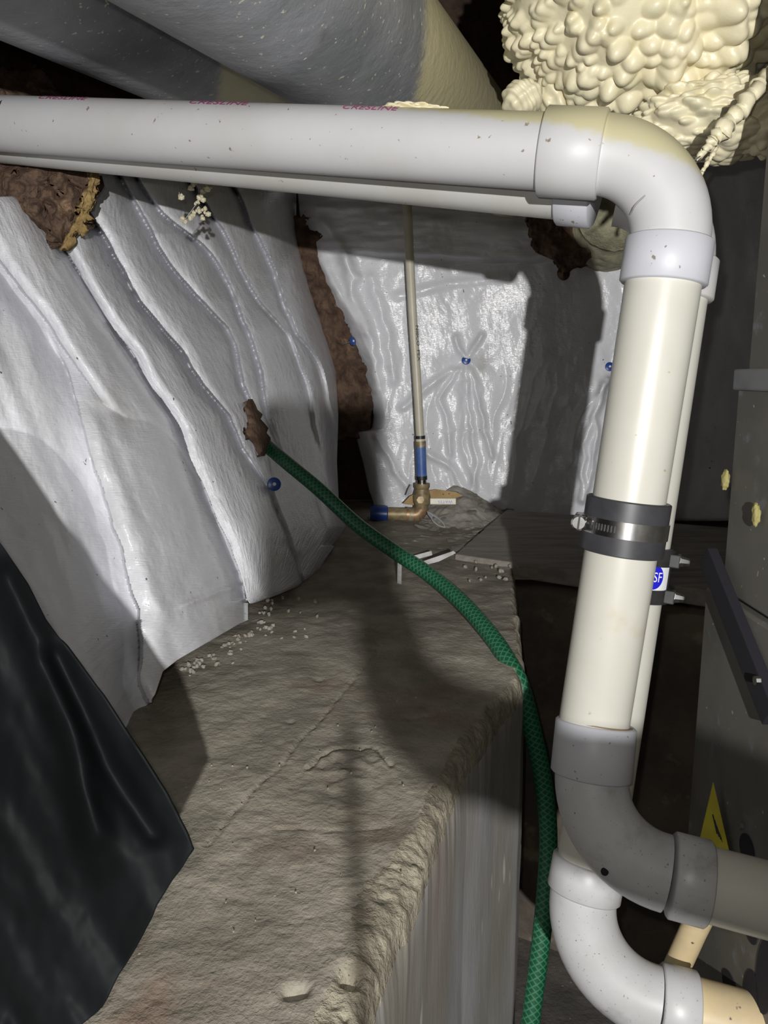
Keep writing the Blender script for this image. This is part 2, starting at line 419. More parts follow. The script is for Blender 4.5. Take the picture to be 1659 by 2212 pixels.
# ================================================================== STRUCTURE
# ---- concrete ledge: rows follow Y, columns run from the broken edge back to the left
def build_ledge():
    eY = [0.15, 0.377, 0.55, 0.70, 0.80, 0.88, 0.93, 1.10, 1.29, 1.45, 2.3]
    eX = [-0.075, -0.0144, 0.032, 0.077, 0.122, 0.165, 0.178, 0.20, 0.228, 0.25, 0.25]
    nr, nc, nd = 680, 320, 46
    Y = 0.15 * (2.3 / 0.15) ** np.linspace(0, 1, nr)
    xe = np.interp(Y, eY, eX) + 0.006 * fbm(Y * 22, Y * 0 + 3.1, 4) + 0.003 * fbm(Y * 90, Y * 0 + 8.1, 2)
    w = 1.15 * np.linspace(0, 1, nc) ** 1.9
    X = xe[:, None] - w[None, :]; YY = np.repeat(Y[:, None], nc, 1)
    Z = LEDGE_Z + 0.006 * fbm(X * 5, YY * 5, 3) + 0.0022 * fbm(X * 40, YY * 40, 3)
    wid = np.interp(Y, [0.15, 0.5, 0.72, 0.9, 2.3], [0.05, 0.045, 0.024, 0.012, 0.012])[:, None] * (0.8 + 0.5 * fbm(YY * 12, X * 0 + 1, 3))
    e = np.clip(1 - w[None, :] / wid, 0, 1)
    Z = Z - 0.012 * e ** 2.2 + e ** 0.6 * (0.005 * fbm(X * 95, YY * 95, 4) - 0.004 * np.clip(ridged(X * 50, YY * 50, 2) - 0.9, 0, 1))
    def plan(pp):
        return [tuple(onz(x, y, LEDGE_Z)[:2]) for x, y in pp]
    for pp, dep, wd_ in (([(820, 1400), (770, 1460), (745, 1490), (700, 1545), (640, 1610), (600, 1655), (540, 1722), (440, 1830)], 0.0028, 0.0014),
                         ([(662, 1660), (700, 1625), (760, 1610), (815, 1612), (845, 1650)], 0.004, 0.0022),
                         ([(600, 1785), (760, 1790), (850, 1780)], 0.0012, 0.002),
                         ([(880, 1548), (940, 1540), (985, 1525)], 0.004, 0.002)):
        p = plan(pp); jit = 0.010 * fbm(X * 22, YY * 22, 4)
        d = seg_dist(X + jit, YY + jit, p)
        Z = Z - dep * np.exp(-(d / wd_) ** 2)
    for (x, y), r, dp in (((752, 2112), 0.006, 0.012), ((690, 1468), 0.007, 0.004), ((628, 1560), 0.004, 0.004), ((650, 2146), 0.005, 0.006), ((625, 2150), 0.004, 0.006)):
        c = onz(x, y, LEDGE_Z); Z = Z - dp * np.exp(-(((X - c.x) ** 2 + (YY - c.y) ** 2) / r ** 2))
    c = onz(750, 1655, LEDGE_Z); m = np.exp(-(((X - c.x) / 0.05) ** 2 + ((YY - c.y) / 0.04) ** 2))
    Z = Z + m * (0.004 * fbm(X * 85, YY * 85, 3) - 0.002)
    top = np.stack([X, YY, Z], -1)
    # outer face below the edge
    t = np.linspace(0, 1, nd + 1)[1:]
    zf = Z[:, :1] * (1 - t[None, :]) + FLOOR_Z * t[None, :]
    xs_ = np.interp(Y, eY, eX); xo = xs_[:, None] + (xe - xs_)[:, None] * np.exp(-t[None, :] * 22) + 0.004 * (1 - np.exp(-t[None, :] * 60)) + 0.0022 * fbm(np.repeat(Y[:, None], nd, 1) * 11, zf * 9, 2) * np.minimum(1, t[None, :] * 14)
    face = np.stack([xo, np.repeat(Y[:, None], nd, 1), zf], -1)
    P = np.concatenate([face[:, ::-1], top], 1); n2 = nc + nd
    idx = np.arange(nr * n2).reshape(nr, n2)
    f = np.stack([idx[:-1, :-1], idx[1:, :-1], idx[1:, 1:], idx[:-1, 1:]], -1)
    me = bpy.data.meshes.new('floor_ledge'); me.from_pydata(P.reshape(-1, 3).tolist(), [], f.reshape(-1, 4).tolist()); me.update()
    for k in ('concrete', 'concrete_rough', 'concrete_face'): me.materials.append(M[k])
    colidx = np.arange(n2 - 1)
    ww = np.repeat(w[None, :], nr, 0); rough = ww < wid * 0.85
    mi = np.zeros((nr - 1, n2 - 1), int)
    mi[:, :nd - 1] = 2
    mi[:, nd - 1:] = np.where(rough[:-1, :][:, :n2 - nd], 1, 0)
    me.polygons.foreach_set('material_index', mi.ravel().astype(np.int32))
    o = structure(link('floor_ledge', me, None))
    o['label'] = 'worn concrete ledge with a crumbled edge running back to the blankets'
    return o
ledge = build_ledge()

fl = structure(abox('floor', (-1.3, -1.2, FLOOR_Z - 0.06), (1.6, 2.6, FLOOR_Z), M['floor']))
# recess wall under the board
A0, A1 = Vector((0.13, 1.44, 0)), Vector((1.5, 0.66, 0))
rec = structure(prism('wall_recess', [(0.13, 1.44, FLOOR_Z), (1.5, 0.66, FLOOR_Z), (1.5, 2.4, FLOOR_Z), (0.13, 2.4, FLOOR_Z)], 1.062 - FLOOR_Z, M['concrete_dark'], nrm=(0, 0, 1)))
structure(abox('wall_back', (-1.3, 2.26, FLOOR_Z), (1.6, 2.34, 2.75), M['brown_dark']))
structure(abox('wall_left', (-1.3, -1.2, FLOOR_Z), (-1.22, 2.26, 2.75), M['concrete_dark']))
ceil = structure(abox('ceiling', (-1.3, -1.2, 2.75), (1.6, 2.6, 2.81), M['joist']))
for i, x in enumerate((-0.95, -0.5, -0.05, 0.4, 0.85)):
    abox('joist', (x - 0.02, -1.2, 2.55), (x + 0.02, 2.25, 2.75), M['joist'], ceil)

# ================================================================== INSULATION BLANKETS
_ctl = np.array([(0, 430, 1.0), (0, 800, .93), (0, 1200, .84), (150, 1400, .82), (270, 1575, .797), (330, 420, 1.35), (200, 430, 1.18), (300, 1000, 1.0), (350, 1450, .953),
                 (535, 1335, 1.163), (450, 900, 1.20), (560, 500, 1.75), (600, 900, 1.45), (680, 1240, 1.42), (730, 900, 1.78), (740, 1140, 1.78), (650, 520, 1.9), (700, 700, 1.84), (480, 650, 1.40)])
def _basis(x, y):
    x = x / 1000; y = y / 1000
    return np.stack([np.ones_like(x), x, y, x * x, x * y, y * y], -1)
_cf = np.linalg.lstsq(_basis(_ctl[:, 0], _ctl[:, 1]), 1 / _ctl[:, 2], rcond=None)[0]
def base_depth(x, y):
    return 1 / np.clip(_basis(x, y) @ _cf, 0.45, 1.4)

CR_B = [(60, 425), (80, 440), (137, 530), (180, 600), (230, 680), (305, 790), (350, 860), (384, 905), (447, 1060), (490, 1150), (527, 1237), (537, 1300), (537, 1339)]
def crease(poly):
    ys = [p[1] for p in poly]; xs = [p[0] for p in poly]
    yy = np.linspace(ys[0], ys[-1], 200); xx = np.interp(yy, ys, xs)
    k = np.hanning(41); k /= k.sum(); pad = np.concatenate([2 * xx[0] - xx[20:0:-1], xx, 2 * xx[-1] - xx[-2:-22:-1]])
    xx = np.convolve(pad, k, 'valid')
    return lambda y: np.interp(y, yy, xx) + 7 * fbm(y / 70 + ys[0], y * 0 + xs[0], 3) + np.where(y < ys[0], (y - ys[0]) * 0.55, 0) + np.where(y > ys[-1], (y - ys[-1]) * 0.35, 0)
def pleats(px, py, creases, amps, rise=0.2):
    rise = rise + 0.08
    """height of overlapping pleats between crease lines: quick rise, rounded ridge, slow fall"""
    pos = [c(py) for c in creases]; h = np.zeros_like(px)
    for i in range(len(pos) - 1):
        a, b = pos[i], np.maximum(pos[i + 1], pos[i] + 4)
        t = (px - a) / (b - a); ok = (t >= 0) & (t < 1); t = np.clip(t, 0, 1)
        up = 0.70 + 0.30 * np.sin(math.pi / 2 * np.clip(t / rise, 0, 1))
        q = np.clip((t - rise) / (1 - rise), 0, 1)
        dn = 1 - 0.35 * q ** 1.2 - 1.0 * q ** 4.5
        amp = amps[i](py) if callable(amps[i]) else amps[i]
        sc_ = amp * np.clip((b - a) / 60, 0.25, 1.3) * 1.15
        val = sc_ * np.where(t < rise, up, dn); end = sc_ * (-0.35)
        if i: val = prev + (val - prev) * np.clip((px - a) / 7.0, 0, 1)
        h = np.where(ok, val, h); prev = end
    return h
def wrinkle(px, py, k=1.0):
    u = (px - 0.42 * py) / 40.0; v = py / 260.0
    return k * (0.008 * fbm(u * 0.8, v, 2) + 0.006 * fbm(px / 75, py / 110, 2) + 0.0007 * fbm(px / 12, py / 14, 2))

# sheet nearest the camera on the left
cA1 = crease([(-60, 470), (0, 565), (40, 625), (100, 702), (150, 775), (190, 832), (240, 900), (330, 1010), (375, 1080)])
cA2 = crease([(60, 640), (100, 730), (150, 810), (168, 900), (200, 1010), (240, 1130), (290, 1300), (303, 1400), (300, 1480)])
rA = [(x, y) for x, y in CR_B]
def depA(px, py, s):
    d = base_depth(px, py)
    b = np.interp(py, [p[1] for p in CR_B], [p[0] for p in CR_B])
    left = lambda y: np.full_like(y, -200.0)
    bR = lambda y: np.interp(y, [p[1] for p in CR_B], [p[0] for p in CR_B]) + 6
    c1, c2 = cA1(py), cA2(py)
    a1 = lambda y: np.where(y < 850, 0.05, 0.05 * np.clip(1 - (y - 850) / 240, 0, 1))
    h1 = pleats(px, py, [left, cA1, bR], [0.05, 0.06], 0.16) * (1 - smooth(790, 1110, py))
    h2 = pleats(px, py, [left, cA2, bR], [0.035, 0.055], 0.14) * smooth(700, 960, py)
    d = d - 0.025 - np.maximum(h1, h2) + wrinkle(px, py, 0.8)
    d = d + 0.03 * np.clip((px - (b - 26)) / 26, 0, 1) ** 2 * (py < 1300)
    hem = np.exp(-((py - (1262 + (520 - px) * 0.36)) / 7) ** 2) * smooth(370, 420, px)
    return d - 0.010 * hem
RA = rA + [(520, 1346), (384, 1425), (352, 1450), (335, 1500), (300, 1545), (272, 1578)]
shA = sheet('insulation_blanket', 424, 1578, [(-110, 400), (-110, 1600)], [(x, y) for x, y in RA], depA, M['blanket'], 420, 280)
tag(shA, 'white insulation blanket nearest the camera, draped at far left beside the black plastic', 'blanket')

def wall_y(x): return 2.07 - 0.10 * x
def wall_depth(px, py):
    rx = (px - W / 2) / F; v = (H / 2 - py) / F
    ry = v * math.sin(PITCH) + math.cos(PITCH)
    return 2.07 / (ry + 0.10 * rx)

# sheet behind it, bunched into pleats up to the brown gap
cB = crease([(100, 480)] + [(x - 4, y) for x, y in CR_B[2:]])
cC = crease([(205, 488), (250, 552), (282, 622), (322, 682), (400, 762), (432, 832), (482, 885), (520, 960), (585, 1060)])
cD = crease([(262, 390), (292, 442), (332, 522), (380, 592), (422, 642), (500, 722), (522, 822), (538, 872), (560, 960)])
cE = crease([(300, 400), (345, 470), (400, 500), (452, 545), (492, 622), (540, 722), (562, 802), (568, 880), (600, 960), (660, 1080)])
cF = crease([(430, 430), (482, 502), (522, 582), (562, 662), (622, 722), (668, 850), (690, 1000)])
cG = crease([(520, 440), (562, 532), (602, 622), (625, 702), (692, 792), (712, 900)])
RB = [(640, 300), (640, 495), (660, 590), (690, 680), (715, 750), (727, 800), (731, 900), (728, 1000), (733, 1100), (748, 1138), (722, 1180), (682, 1240), (640, 1268), (600, 1285), (548, 1303)]
def depB(px, py, s):
    d = base_depth(px, py)
    R = lambda y: np.interp(y, [p[1] for p in RB], [p[0] for p in RB]) + 40
    low = lambda a, y0, y1: (lambda y: a * np.clip(1 - (y - y0) / (y1 - y0), 0.0, 1))
    h = pleats(px, py, [cB, cC, cD, cE, cF, cG, R],
               [0.050, low(0.042, 880, 1180), low(0.038, 820, 960), low(0.034, 850, 1000), low(0.030, 760, 1150), low(0.035, 900, 1200)], 0.22)
    # lower bulge
    bl = 0.06 * np.exp(-(((px - 610) / 120) ** 2 + ((py - 1130) / 150) ** 2))
    d = d - h - bl + wrinkle(px, py, 1.25)
    fan = seg_dist(px, py, [(565, 1040), (640, 1190)]); d = d - 0.012 * np.exp(-(fan / 14) ** 2)
    fan = seg_dist(px, py, [(690, 1060), (720, 1160)]); d = d - 0.015 * np.exp(-(fan / 12) ** 2)
    edge = np.clip((s - 0.86) / 0.14, 0, 1)
    d = d + 0.14 * edge ** 2.2 * (py < 1180) + 0.03 * edge ** 2
    return np.minimum(d, wall_depth(px, py) + 0.05)
LB = [(110, 300), (110, 480), (120, 530)] + [(max(x - 34, 90), y) for x, y in CR_B[3:-2]] + [(512, 1270), (541, 1303)]
shB = sheet('insulation_blanket', 345, 1303, LB, RB, depB, M['blanket'], 400, 330)
tag(shB, 'pleated white insulation blanket on the left wall that the green hose comes out of', 'blanket')

for sh_ in (shA, shB): sh_.data.set_sharp_from_angle(angle=math.radians(38))
# back wall blankets
PINS = [(1007, 778), (1317, 792)]
def depC(px, py, s):
    d = wall_depth(px, py)
    x = px / 100.0; y = py / 100.0
    h = 0.010 * fbm(x * 0.9, y * 0.35, 3)
    m = smooth(700, 860, py) * np.clip(1.15 - np.abs(px - 1000) / 330, 0, 1)
    h += m * 0.008 * (ridged((px + 0.18 * (py - 800) + 25 * fbm(px / 90, py / 120, 2)) / 62, py / 300, 2) - 0.7)
    h += 0.0045 * fbm(px / 40, py / 60, 2) * smooth(700, 850, py) + 0.0006 * fbm(px / 13, py / 13, 2)
    # pulls around the fasteners
    for qx, qy in PINS:
        r = np.hypot(px - qx, py - qy) + 1e-3; a = np.arctan2(py - qy, px - qx)
        h -= 0.014 * np.exp(-(r / 36) ** 1.2)
        h += 0.004 * np.exp(-(r / 70) ** 2) * np.cos(a * 3 + 0.9) * np.clip(r / 25, 0, 1)
    for pp, amp, wd_ in (([(985, 730), (1003, 770)], .012, 7), ([(1040, 725), (1012, 772)], .012, 7), ([(1007, 790), (1012, 880), (1030, 1000), (1015, 1060)], .010, 8),
                         ([(1020, 800), (1040, 900), (1062, 985)], .010, 7), ([(990, 800), (950, 860), (968, 920), (972, 980)], .010, 7), ([(975, 800), (905, 850), (870, 880)], .010, 8),
                         ([(1000, 830), (1000, 960), (1025, 1060)], .008, 8), ([(815, 940), (850, 1010), (880, 1060)], .012, 9), ([(925, 980), (975, 1010), (1010, 1065)], .011, 8),
                         ([(1300, 830), (1265, 960), (1255, 1080)], .014, 8), ([(1312, 820), (1290, 900), (1282, 1000), (1262, 1080)], .014, 7), ([(1305, 830), (1250, 900), (1235, 1000)], .010, 9),
                         ([(745, 560), (760, 640), (800, 720), (815, 840)], .016, 13), ([(800, 600), (835, 720), (850, 820)], .010, 12), ([(860, 640), (960, 615), (1100, 600)], .006, 10),
                         ([(690, 560), (730, 640), (790, 720)], .012, 11), ([(700, 480), (740, 540), (770, 600)], .014, 12)):
        h += amp * np.exp(-(seg_dist(px + 6 * fbm(px / 30, py / 30, 2), py, pp) / wd_) ** 2)
    # lapped upper sheet ends in a soft horizontal fold
    fold = 540 + 26 * (px - 700) / 600 + 8 * fbm(px / 80, px * 0, 2)
    h += 0.018 * (1 - smooth(fold - 6, fold + 12, py)) * smooth(640, 800, px)
    h += 0.010 * fbm(px / 120, py / 30, 3) * (1 - smooth(520, 580, py))
    d = d - 0.012 - h
    return d + 0.05 * np.clip((0.05 - s) / 0.05, 0, 1) ** 1.5
LC = [(640, 380), (650, 500), (668, 545), (690, 610), (742, 700), (782, 790), (800, 850), (806, 900), (802, 926), (766, 934), (784, 1000), (797, 1060), (806, 1085), (812, 1118)]
RC = [(1420, 380), (1420, 560), (1352, 572), (1347, 640), (1338, 700), (1330, 750), (1324, 800), (1320, 850), (1318, 1000), (1306, 1118)]
shC = sheet('insulation_blanket', 384, 1118, LC, RC, depC, M['blanket'], 300, 300)
tag(shC, 'white insulation blanket hung on the back wall behind the cream water pipe', 'blanket')
def depD(px, py, s):
    return wall_depth(px, py) - 0.012 - 0.012 * fbm(px / 60, py / 120, 4)
shD = sheet('insulation_blanket', 300, 1125, [(1440, 300), (1440, 560), (1362, 572), (1352, 700), (1340, 800), (1334, 1000), (1330, 1125)], [(1720, 300), (1720, 1125)], depD, M['blanket'], 90, 60)
tag(shD, 'shaded insulation blanket on the back wall right of the white vertical pipe', 'blanket')

# torn brown batts
def batt(name, y0, y1, Lf, Rf, dep, label, nrow=70, ncol=46, amp=0.02, bulge=0.03, mat='batt'):
    def dp(px, py, s):
        d = dep(px, py) if callable(dep) else np.full_like(px, dep)
        v = (py - y0) / (y1 - y0)
        return d - amp * fbm(px / 26, py / 30, 4) - bulge * np.sin(math.pi * np.clip(s, 0, 1)) * np.sin(math.pi * np.clip(v, 0.02, 0.98)) ** 0.5
    o = sheet(name, y0, y1, Lf, Rf, dp, M[mat], nrow, ncol, 0.02)
    return tag(o, label, 'insulation')
def jag(pts, a, seed):
    r = random.Random(seed); out = []
    for (x0, y0), (x1, y1) in zip(pts[:-1], pts[1:]):
        n = max(1, int(abs(y1 - y0) / 9))
        for i in range(n): out.append((x0 + (x1 - x0) * i / n + r.uniform(-a, a), y0 + (y1 - y0) * i / n))
    out.append(pts[-1]); return out
batt('insulation_batt', 470, 945, [(600, 470), (620, 520), (650, 640), (690, 760), (700, 850), (700, 945)],
     jag([(700, 470), (700, 560), (745, 690), (790, 800), (806, 870), (800, 920), (790, 945)], 4, 3), lambda x, y: wall_depth(x, y) + 0.01, 'brown fibreglass batt showing in the gap between the left and back blankets', 120, 50, 0.03)
b2 = batt('insulation_batt', 335, 528, [(-60, 335), (-60, 440), (20, 470), (100, 505), (134, 528)], jag([(208, 335), (205, 380), (196, 420), (186, 455), (168, 490), (150, 510), (139, 528)], 3, 5), 1.0,
     'dark brown fibreglass batt hanging under the pipes at upper left', 70, 70, 0.02)
e2 = sheet('torn_edge', 372, 528, [(196, 372), (186, 420), (172, 460), (150, 500), (136, 528)], jag([(206, 372), (200, 420), (190, 455), (172, 492), (152, 508), (140, 528)], 2, 6), lambda px, py, s: np.full_like(px, 0.985) - 0.006 * fbm(px / 8, py / 8, 2), M['batt_yellow'], 60, 8, 0.012, b2)
e2['label'] = 'yellow torn fibreglass edge'
batt('insulation_batt', 452, 590, [(1138, 452), (1150, 520), (1156, 545), (1195, 562), (1204, 578), (1212, 590)], jag([(1250, 452), (1262, 500), (1290, 545), (1262, 572), (1222, 590)], 4, 8), lambda x, y: wall_depth(x, y) - 0.10,
     'dark torn batt flap drooping beside the foam-coated duct on the back wall', 60, 50, 0.03)
batt('insulation_batt', 440, 573, [(1225, 440), (1240, 520), (1250, 573)], [(1420, 440), (1420, 573)], lambda x, y: wall_depth(x, y) - 0.03, 'brown batt packed under the foam-coated duct above the back blanket', 40, 40, 0.015, 0.0)
batt('insulation_batt', 862, 985, jag([(540, 862), (530, 885), (540, 915), (532, 930), (546, 960), (560, 985)], 4, 31), jag([(546, 862), (560, 885), (572, 915), (584, 945), (584, 965), (572, 985)], 5, 9), lambda x, y: base_depth(x, y) - 0.055,
     'tuft of brown fibreglass where the green hose leaves the blanket', 50, 26, 0.012, 0.02)

batt('insulation_batt', 150, 225, [(-70, 150), (-70, 225)], jag([(90, 150), (120, 185), (138, 205), (120, 225)], 5, 12), 1.25, 'scrap of insulation showing above the lettered pipe at the left border', 30, 40, 0.03)

# ================================================================== BLACK PLASTIC SHEET
RP = [(-230, 820), (-120, 985), (-5, 1165), (10, 1185), (62, 1262), (100, 1338), (160, 1420), (222, 1502), (300, 1622), (360, 1715), (400, 1792), (420, 1834), (372, 1902), (340, 1955), (300, 2032), (255, 2110), (216, 2182), (150, 2235), (60, 2300)]
def depP(px, py, s):
    d = 0.40 + 0.00005 * (420 - px) + 0.012 * fbm((px - 0.5 * py) / 110, py / 320, 2) + 0.0015 * fbm(px / 40, py / 60, 2)
    d -= 0.016 * np.exp(-(seg_dist(px, py, [(20, 1250), (150, 1560), (200, 1800)]) / 34) ** 2)
    d += 0.014 * np.exp(-(seg_dist(px, py, [(120, 1420), (230, 1650), (330, 1800)]) / 26) ** 2)
    return d
shP = sheet('plastic_sheet', 820, 2300, [(-320, 820), (-260, 2300)], RP, depP, M['black_plastic'], 220, 110, 0.0015)
tag(shP, 'black polythene sheet hanging at lower left over the ledge', 'sheet')

# ================================================================== PVC VENT PIPES
def radial_to_cam(p, axis):
    o = (CAM - Vector(p)); axis = Vector(axis).normalized(); return (o - axis * o.dot(axis)).normalized()
def disc(name, c, n, r, h, mat, parent, seg=20):
    c = Vector(c); n = Vector(n).normalized()
    return tube(name, [c - n * h, c + n * h * 0.6, c + n * h], [r, r, r * 0.8], mat, parent, seg)
def hub(name, p, q, r, mat, parent):
    p, q = Vector(p), Vector(q); a = (q - p).normalized() * 0.0015
    return tube(name, [p, p + a, q - a, q], [r - 0.0015, r, r, r - 0.0015], mat, parent, 48, True, 50)

R_P = 0.0302
def lerp(a, b, t): return Vector(a) + (Vector(b) - Vector(a)) * t

def vent(label, loc, h0, h1, K, v1, K2, e1, r_bend, mats, spec):
    t = thing('vent_pipe', label, 'pipe', loc, 'white plastic furnace vent pipes')
    return t
# ---- front pipe
FP = thing('vent_pipe', 'front white plastic vent pipe with pink lettering, black rubber band and steel clamp', 'pipe', cam(1600, 1928, .655))
h0, h1 = cam(-90, 263, .93), cam(1170, 328, .645)
K = cam(1474, 344, .60); V1 = cam(1283, 1560, .68)
hd = (h1 - h0).normalized(); vd = (V1 - K).normalized()
# let the corner lie where the horizontal run meets the riser
K = h1 + hd * ((K - h1).dot(hd)); K = lerp(K, cam(1474, 344, .625), 0.6)
vd = (V1 - K).normalized()
arc = fillet(h1, K, V1, 0.066)
M['pvc_spray'] = material('foam_dusted_pvc', (0.54, 0.54, 0.555), (0.51, 0.505, 0.50), 9, 0.46, spots=((0.25, 0.21, 0.16), 130, 0.70, 0.05),
                          patch=((0.52, 0.48, 0.30), tuple(cam(1180, 300, .625)), tuple(UP * 0.92 + RT * 0.36), 0.010, 0.016, 70))
tube('horizontal_pipe', [h0, h1 + hd * 0.02], R_P, M['pvc_spray'], FP, 48)
elb = tube('elbow', arc, R_P + 0.0012, M['pvc_spray'], FP, 48)
hub('socket', cam(1172, 328, .645), arc[0] + hd * 0.002, R_P + 0.005, M['pvc_spray'], elb)
s0 = arc[-1]; hub('socket', s0 - vd * 0.002, s0 + vd * 0.034, R_P + 0.0045, M['pvc_blue'], elb)
vt = s0 + vd * 0.02
tube('riser_pipe', [vt, V1], R_P, M['pvc_cream'], FP, 48)
# lower elbow
K2 = cam(1250, 1836, .668); E1 = cam(1660, 1944, .63)
hd2 = (E1 - K2).normalized(); vd2 = (K2 - V1).normalized()
c0 = cam(1287, 1561, .68); c1_ = cam(1276, 1676, .676)
arc2 = fillet(c1_, K2, E1, 0.072)
el2 = tube('elbow', [c1_ - vd2 * 0.01] + arc2, R_P + 0.0012, M['pvc_dirty'], FP, 48)
ring = hub('socket', c0, c1_, R_P + 0.0046, M['pvc_blue'], el2)
s2 = arc2[-1]; hub('socket', s2 + hd2 * 0.004, s2 + hd2 * 0.034, R_P + 0.0046, M['pvc_dirty'], el2)
tube('outlet_pipe', [s2 + hd2 * 0.02, E1 + hd2 * 0.02], R_P, M['pvc_cream'], FP, 48)
tube('glue_line', [c0 + vd2 * (-0.0008), c0 + vd2 * 0.0004], [R_P + 0.0016, R_P + 0.0016], material('brown_glue', (0.20, 0.13, 0.07), rough=0.6), FP, 48)
def mark(px, py, d, r, parent, mat='pvc_dirty'):
    p = cam(px, py, d); n = (CAM - p).normalized(); disc('mould_mark', p, n, r, 0.0016, M[mat], parent)
mark(1362, 1856, .634, .0075, el2); mark(1418, 1900, .628, .0035, el2)
disc('knot_hole', cam(1306, 1883, .638), (CAM - cam(1306, 1883, .638)).normalized(), .0032, .001, M['void'], el2)
# lettering along the top of the run
def on_run(px):
    lo_, hi_ = 0.0, 1.0
    for _ in range(40):
        m_ = (lo_ + hi_) / 2; p = lerp(h0, h1, m_) - CAM
        if p.dot(RT) / p.dot(FW) * F + W / 2 < px: lo_ = m_
        else: hi_ = m_
    return lerp(h0, h1, lo_)
wrap_text('lettering', 'CRESLINE', 0.0125, on_run(810), hd, UP * 0.64 - FW * 0.77, R_P + 0.0009, M['magenta'], FP, 1.05)
for px in (490, 160):
    f = (px + 90) / 1260.0 - 0.05
    wrap_text('lettering', 'CRESLINE', 0.0125, on_run(px), hd, UP * 0.66 - FW * 0.75, R_P + 0.0009, M['magenta'], FP, 1.35)
# smear marks and a foam crust on the run
def patch_on_tube(name, p, axis, out, r, w_, h_, mat, parent, n=10):
    axis = Vector(axis).normalized(); out = Vector(out); out = (out - axis * out.dot(axis)).normalized(); tn = axis.cross(out)
    vs = []; fs = []
    for i in range(n):
        a = 2 * math.pi * i / n; u = math.cos(a) * w_ / 2 * random.uniform(.7, 1.1); v = math.sin(a) * h_ / 2 * random.uniform(.7, 1.1)
        b = v / r; vs.append(Vector(p) + axis * u + (out * math.cos(b) + tn * math.sin(b)) * (r + 0.0003))
    return link(name, mesh(name, vs, [tuple(range(n))]), mat, parent, False)
pm = on_run(40)
patch_on_tube('smear', pm, hd, radial_to_cam(pm, hd) + UP * 0.55, R_P, 0.008, 0.022, M['rubber'], FP)
fo = thing_pos = lerp(h0, h1, 0.80)
bubbly('foam_crust', lerp(h0, h1, 0.835) + UP * 0.029, (hd, FW, UP), (0.032, 0.014, 0.0045), 60, 0.25, M['foam'], FP, 80, 40, 5)

# rubber band + worm clamp on the riser
def img_y(p): return H / 2 - (p - CAM).dot(UP) / (p - CAM).dot(FW) * F
def on_riser(py): return lerp(s0, V1, (py - img_y(s0)) / (img_y(V1) - img_y(s0)))
cb0, cb1 = on_riser(1056), on_riser(1172)
cl = tube('rubber_coupling', [cb0, cb0 + vd * 0.001, cb1 - vd * 0.001, cb1], [R_P + .0035, R_P + .0048, R_P + .0048, R_P + .0035], M['rubber'], FP, 48)
bm0, bm1 = lerp(cb0, cb1, 0.36), lerp(cb0, cb1, 0.66)
tube('clamp_band', [bm0, bm1], R_P + 0.0058, M['steel'], cl, 48)
bmid = lerp(bm0, bm1, 0.5); tocam = radial_to_cam(bmid, vd); side = vd.cross(tocam).normalized()
if side.x > 0: side = -side                                  # towards picture left
for i in range(9):                                           # worm slots in the band
    a = math.radians(12 + i * 4.5); o_ = tocam * math.cos(a) + side * math.sin(a)
    obox('worm_slot', bmid + o_ * (R_P + 0.0060), o_.cross(vd), vd, o_, 0.0009, 0.0055, 0.0012, M['dark_metal'], cl)
hp = bmid + side * (R_P + 0.0065) + tocam * 0.010
obox('screw_housing', hp - tocam * 0.002, side, vd, tocam, 0.010, 0.013, 0.022, M['steel'], cl, 0.002)
tube('screw_head', [hp + tocam * 0.008, hp + tocam * 0.014, hp + tocam * 0.0155], [0.0066, 0.0066, 0.0052], M['steel'], cl, 24)
obox('screw_slot', hp + tocam * 0.0154, side, vd, tocam, 0.0016, 0.011, 0.0008, M['dark_metal'], cl)

# ---- back pipe
BP = thing('vent_pipe', 'second white plastic vent pipe running just behind and below the lettered one', 'pipe', cam(1545, 2190, .72))
g0, g1 = cam(-110, 287, .998), cam(1215, 400, .711)
KB = cam(1488, 424, .70); B1 = cam(1272, 1868, .745)
gd = (g1 - g0).normalized(); wdv = (B1 - KB).normalized()
KB = lerp(g1 + gd * ((KB - g1).dot(gd)), KB, 0.5); wdv = (B1 - KB).normalized()
arcB = fillet(g1, KB, B1, 0.062)
M['pvc_spray2'] = material('foam_edged_pvc', (0.58, 0.58, 0.60), (0.55, 0.54, 0.52), 9, 0.38, spots=((0.25, 0.21, 0.16), 130, 0.70, 0.05),
                           patch=((0.66, 0.60, 0.38), tuple(cam(1512, 600, .715)), tuple(RT * 0.9 + FW * 0.2), 0.008, 0.012, 90))
tube('horizontal_pipe', [g0, g1 + gd * 0.02], R_P, M['pvc'], BP, 48)
eb = tube('elbow', arcB, R_P + 0.0012, M['pvc_spray2'], BP, 48)
hub('socket', g1, g1 + gd * 0.032, R_P + 0.005, M['pvc_blue'], eb)
def img_y(p): return H / 2 - (p - CAM).dot(UP) / (p - CAM).dot(FW) * F
def on_axis_y(py): return lerp(arcB[-1], B1, (py - img_y(arcB[-1])) / (img_y(B1) - img_y(arcB[-1])))
sB = arcB[-1]; sBa, sBb = sB + wdv * 0.012, on_axis_y(642)
tube('riser_pipe', [sB - wdv * 0.005, B1], R_P, M['pvc_cream'], BP, 48)
hub('socket', sBb - wdv * 0.036, sBb, R_P + 0.005, M['pvc_spray2'], eb)
KB2 = cam(1226, 2112, .735); EB1 = cam(1600, 2216, .70)
hd3 = (EB1 - KB2).normalized(); vd3 = (KB2 - B1).normalized()
arcB2 = fillet(B1, KB2, EB1, 0.078)
eb2 = tube('elbow', [B1] + arcB2, R_P + 0.0012, M['pvc_dirty'], BP, 48)
cB0, cB1 = lerp(B1, KB2, -0.04), lerp(B1, KB2, 0.26)
hub('socket', cB0, cB1, R_P + 0.0046, M['pvc_dirty'], eb2)
